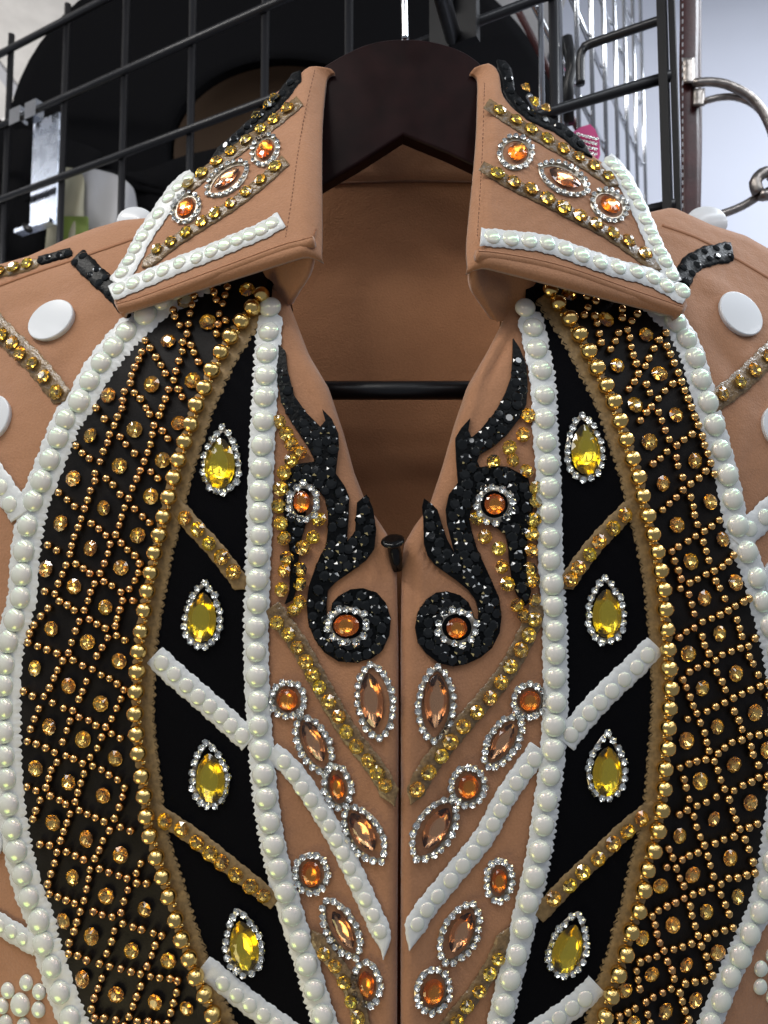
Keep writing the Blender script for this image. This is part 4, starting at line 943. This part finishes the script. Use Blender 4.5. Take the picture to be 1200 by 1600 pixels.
for S, pp, cc in ((colL, [(184, 478), (210, 471), (250, 457), (310, 435), (380, 409), (440, 387), (470, 379), (489, 374)], cL),
                  (colR, [(1066, 483), (1040, 474), (990, 457), (942, 440), (895, 424), (847, 411), (800, 402), (764, 397), (746, 396)], cR)):
    tube('rolled_edge', [S.P(p.x, p.y, -.0022) for p in crom(pp, 5)], .0036, T, cc, 12)
    ribbon('edge_seam', S, [(x, y-1.5) for x, y in pp], .8, .8, M['seam'], cc, 1.45, .25)
def tl(L, x0, y0, s): return [(x0+x/s, y0+y/s) for x, y in L]
kL = (160, 80, 3.3333); kR = (720, 80, 3.158)
def cpearl(S, path, pts, wd, r, k):
    tp = ribbon('pearl_trim', S, tl(path, *k), wd, wd, Z['whitetape'], jk, 1.4, .7); pearls(tp, S, tl(pts, *k), r*1.15, 2.0, jit=.3, me=ME['bandpearl'])
cpearl(colL, [(935, 880), (835, 938), (710, 990), (575, 1048), (410, 1112), (250, 1180), (50, 1262)], [(890,905),(835,940),(775,965),(710,990),(645,1015),(575,1050),(500,1085),(410,1110),(325,1150),(250,1180),(170,1215),(95,1245)], 13, 10.5, kL)
cpearl(colL, [(75, 1215), (155, 1095), (215, 975), (300, 850), (400, 712), (480, 655)], [(110,1160),(148,1095),(182,1035),(215,975),(255,915),(300,855),(355,770),(400,715),(455,675)], 13, 10.5, kL)
cpearl(colR, [(95, 920), (240, 932), (420, 955), (590, 1013), (770, 1075), (940, 1122), (1110, 1215)], [(150,925),(240,935),(330,945),(420,955),(510,985),(590,1015),(680,1050),(770,1075),(860,1095),(940,1125),(1010,1165),(1085,1190)], 14, 12, kR)
cpearl(colR, [(715, 535), (790, 615), (850, 722), (905, 840), (955, 960), (1000, 1045), (1050, 1150)], [(735,560),(765,592),(792,625),(818,670),(847,720),(875,768),(902,840),(928,895),(950,945),(975,995),(1000,1045),(1035,1110)], 13, 11, kR)
def cstud(S, path, studs, k, r=10.5):
    stud_band(S, tl(path, *k), tl(studs, *k), 9, 'glue', r, 'spike', 1.2, (0, 10), .1)
cstud(colL, [(1030, 262), (900, 370), (755, 480), (600, 592), (425, 730)], [(970,315),(900,370),(830,420),(755,480),(675,535),(600,590),(525,650),(455,705)], kL)
cstud(colL, [(955, 570), (830, 685), (675, 805), (525, 900), (365, 1005), (210, 1130)], [(905,615),(830,685),(755,745),(675,805),(595,855),(525,900),(445,955),(365,1005),(295,1042)], kL)
cstud(colR, [(125, 262), (265, 355), (420, 445), (575, 535), (775, 668)], [(185,305),(265,355),(340,400),(420,445),(500,495),(575,535),(650,580),(720,630)], kR)
cstud(colR, [(100, 570), (255, 660), (420, 740), (580, 825), (740, 910), (985, 1085)], [(175,620),(255,660),(340,695),(420,740),(500,785),(580,825),(660,865),(740,910),(815,950),(900,1010)], kR, 12)
gem('round_gem', 'oval', 415, 236, 16, 11, 30, (0, 0, 25, 19), 15, 'orange', colL, 1.0, rs=4.6)
gem('marquise_gem', 'marquise', 356, 281, 24, 9, 52, (0, 0, 39, 19), 18, 'peach', colL, 1.0, rs=4.6)
gem('round_gem', 'oval', 292, 326, 16, 11, 35, (0, 0, 25, 19), 15, 'orange', colL, 1.0, rs=4.6)
gem('round_gem', 'oval', 807, 241, 14, 15, 0, (-2, -1, 25, 26), 15, 'orange', colR, 1.0, rs=5)
gem('marquise_gem', 'marquise', 880, 281, 27, 12, -62, (0, 0, 42, 21), 20, 'peach', colR, 1.0, rs=5)
gem('round_gem', 'oval', 951, 322, 17, 12, -55, (0, 0, 29, 22), 16, 'orange', colR, 1.0, rs=5)
# black stones along the collar's outer edge
for S, pts, gp, k in ((colL, [(1035, 110), (985, 175), (940, 235), (890, 290), (830, 345), (760, 405), (690, 470), (620, 530), (560, 585)], [(905, 262), (868, 300), (808, 352)], kL),
                      (colR, [(175, 50), (215, 90), (232, 145), (240, 205), (280, 262), (345, 318), (410, 350), (475, 380), (530, 420), (585, 470), (645, 530)], [(310, 200), (352, 262), (412, 300)], kR)):
    P_ = tl(pts, *k)
    tp = ribbon('black_stone_trim', S, P_, 9, 9, Z['blacktape'], jk, 1.0, .8, taper=(10, 25))
    q = crom(P_, 13)
    for i, p in enumerate(q):
        if i == 0 or i > len(q)-3: continue
        inst('black_stone', ME['black'], S.frame(p.x, p.y, 1.4*MM, random.uniform(7, 8.5), random.uniform(0, 6), .3, 1.4), tp)
    for p in tl(gp, *k): inst('gold_stud', ME['spike'], S.frame(p[0], p[1], 1.0*MM, 9.5, random.uniform(0, 6), .2, 1.3), tp)
# stitching along the collar folds
def stitch(S, path, step, parent, off=.25):
    q = crom(path, 1.0); V = []; F = []; i = 0
    while i+3 < len(q):
        a, b = q[i], q[i+3]; d = (b-a).normalized(); nn = Vector((-d.y, d.x))*.55; b0 = len(V)
        for h in (off, off-.4):
            V += [S.P(*(a-nn), h*MM), S.P(*(a+nn), h*MM), S.P(*(b+nn), h*MM), S.P(*(b-nn), h*MM)]
        F += [(b0, b0+1, b0+2, b0+3), (b0, b0+4, b0+5, b0+1), (b0+1, b0+5, b0+6, b0+2), (b0+2, b0+6, b0+7, b0+3), (b0+3, b0+7, b0+4, b0)]
        i += step
    o = obj('stitching', V, F, Z['thread'], parent, False); o['kind'] = 'stuff'
stitch(colL, [(492, 110), (476, 180), (464, 250), (456, 310), (446, 372)], 6, cL)
stitch(colR, [(757, 130), (754, 230), (750, 300), (746, 370)], 6, cR)
# seams: shoulder seams and the seam inside the back neck
ribbon('shoulder_seam', body, [(-60, 470), (0, 446), (60, 424), (120, 404), (212, 372)], 2.2, 2.2, Z['seam'], fpL, .3, .5)
ribbon('shoulder_seam', body, [(1035, 352), (1090, 372), (1150, 404), (1260, 470)], 2.2, 2.2, Z['seam'], fpR, .3, .5)
ribbon('neck_seam', bs, [(440, 291), (520, 287), (640, 284), (760, 286), (820, 290)], 2.2, 2.2, Z['thread'], bk, .9, .5)
V = []; NR, NC = 10, 40                                 # the doubled yoke above that seam
for i in range(NR):
    for j in range(NC):
        px, py = lerp(470, 785, j/(NC-1)), lerp(284, 205, i/(NR-1))
        V.append(bs.P(px, py, (1.6 if i else .1)*MM))
obj('neck_yoke', V, grid_faces(NR, NC), T, jk)

# ------------------------------------------------------------------ black shank button at the top of the placket
c0 = body.P(616, 862, .004); V = []; n = 28
ax = Vector((-.14, -.52, .84)).normalized(); u = ax.orthogonal().normalized(); v = ax.cross(u)
kk = body.hit(612, 850)[2]
for (r_, h) in ((0, 22), (10, 22.6), (18, 22), (21.5, 20), (22.5, 17.5), (21, 15.5), (15, 14), (13, 10), (12.5, 2), (12, -16), (9, -34), (0, -38)):
    V += [c0+ax*(h*kk)+(u*math.cos(2*math.pi*j/n)+v*math.sin(2*math.pi*j/n))*r_*.84*kk for j in range(n)]
fix(obj('placket_button', V, grid_faces(12, n, True), Z['buttonblack'], jk))
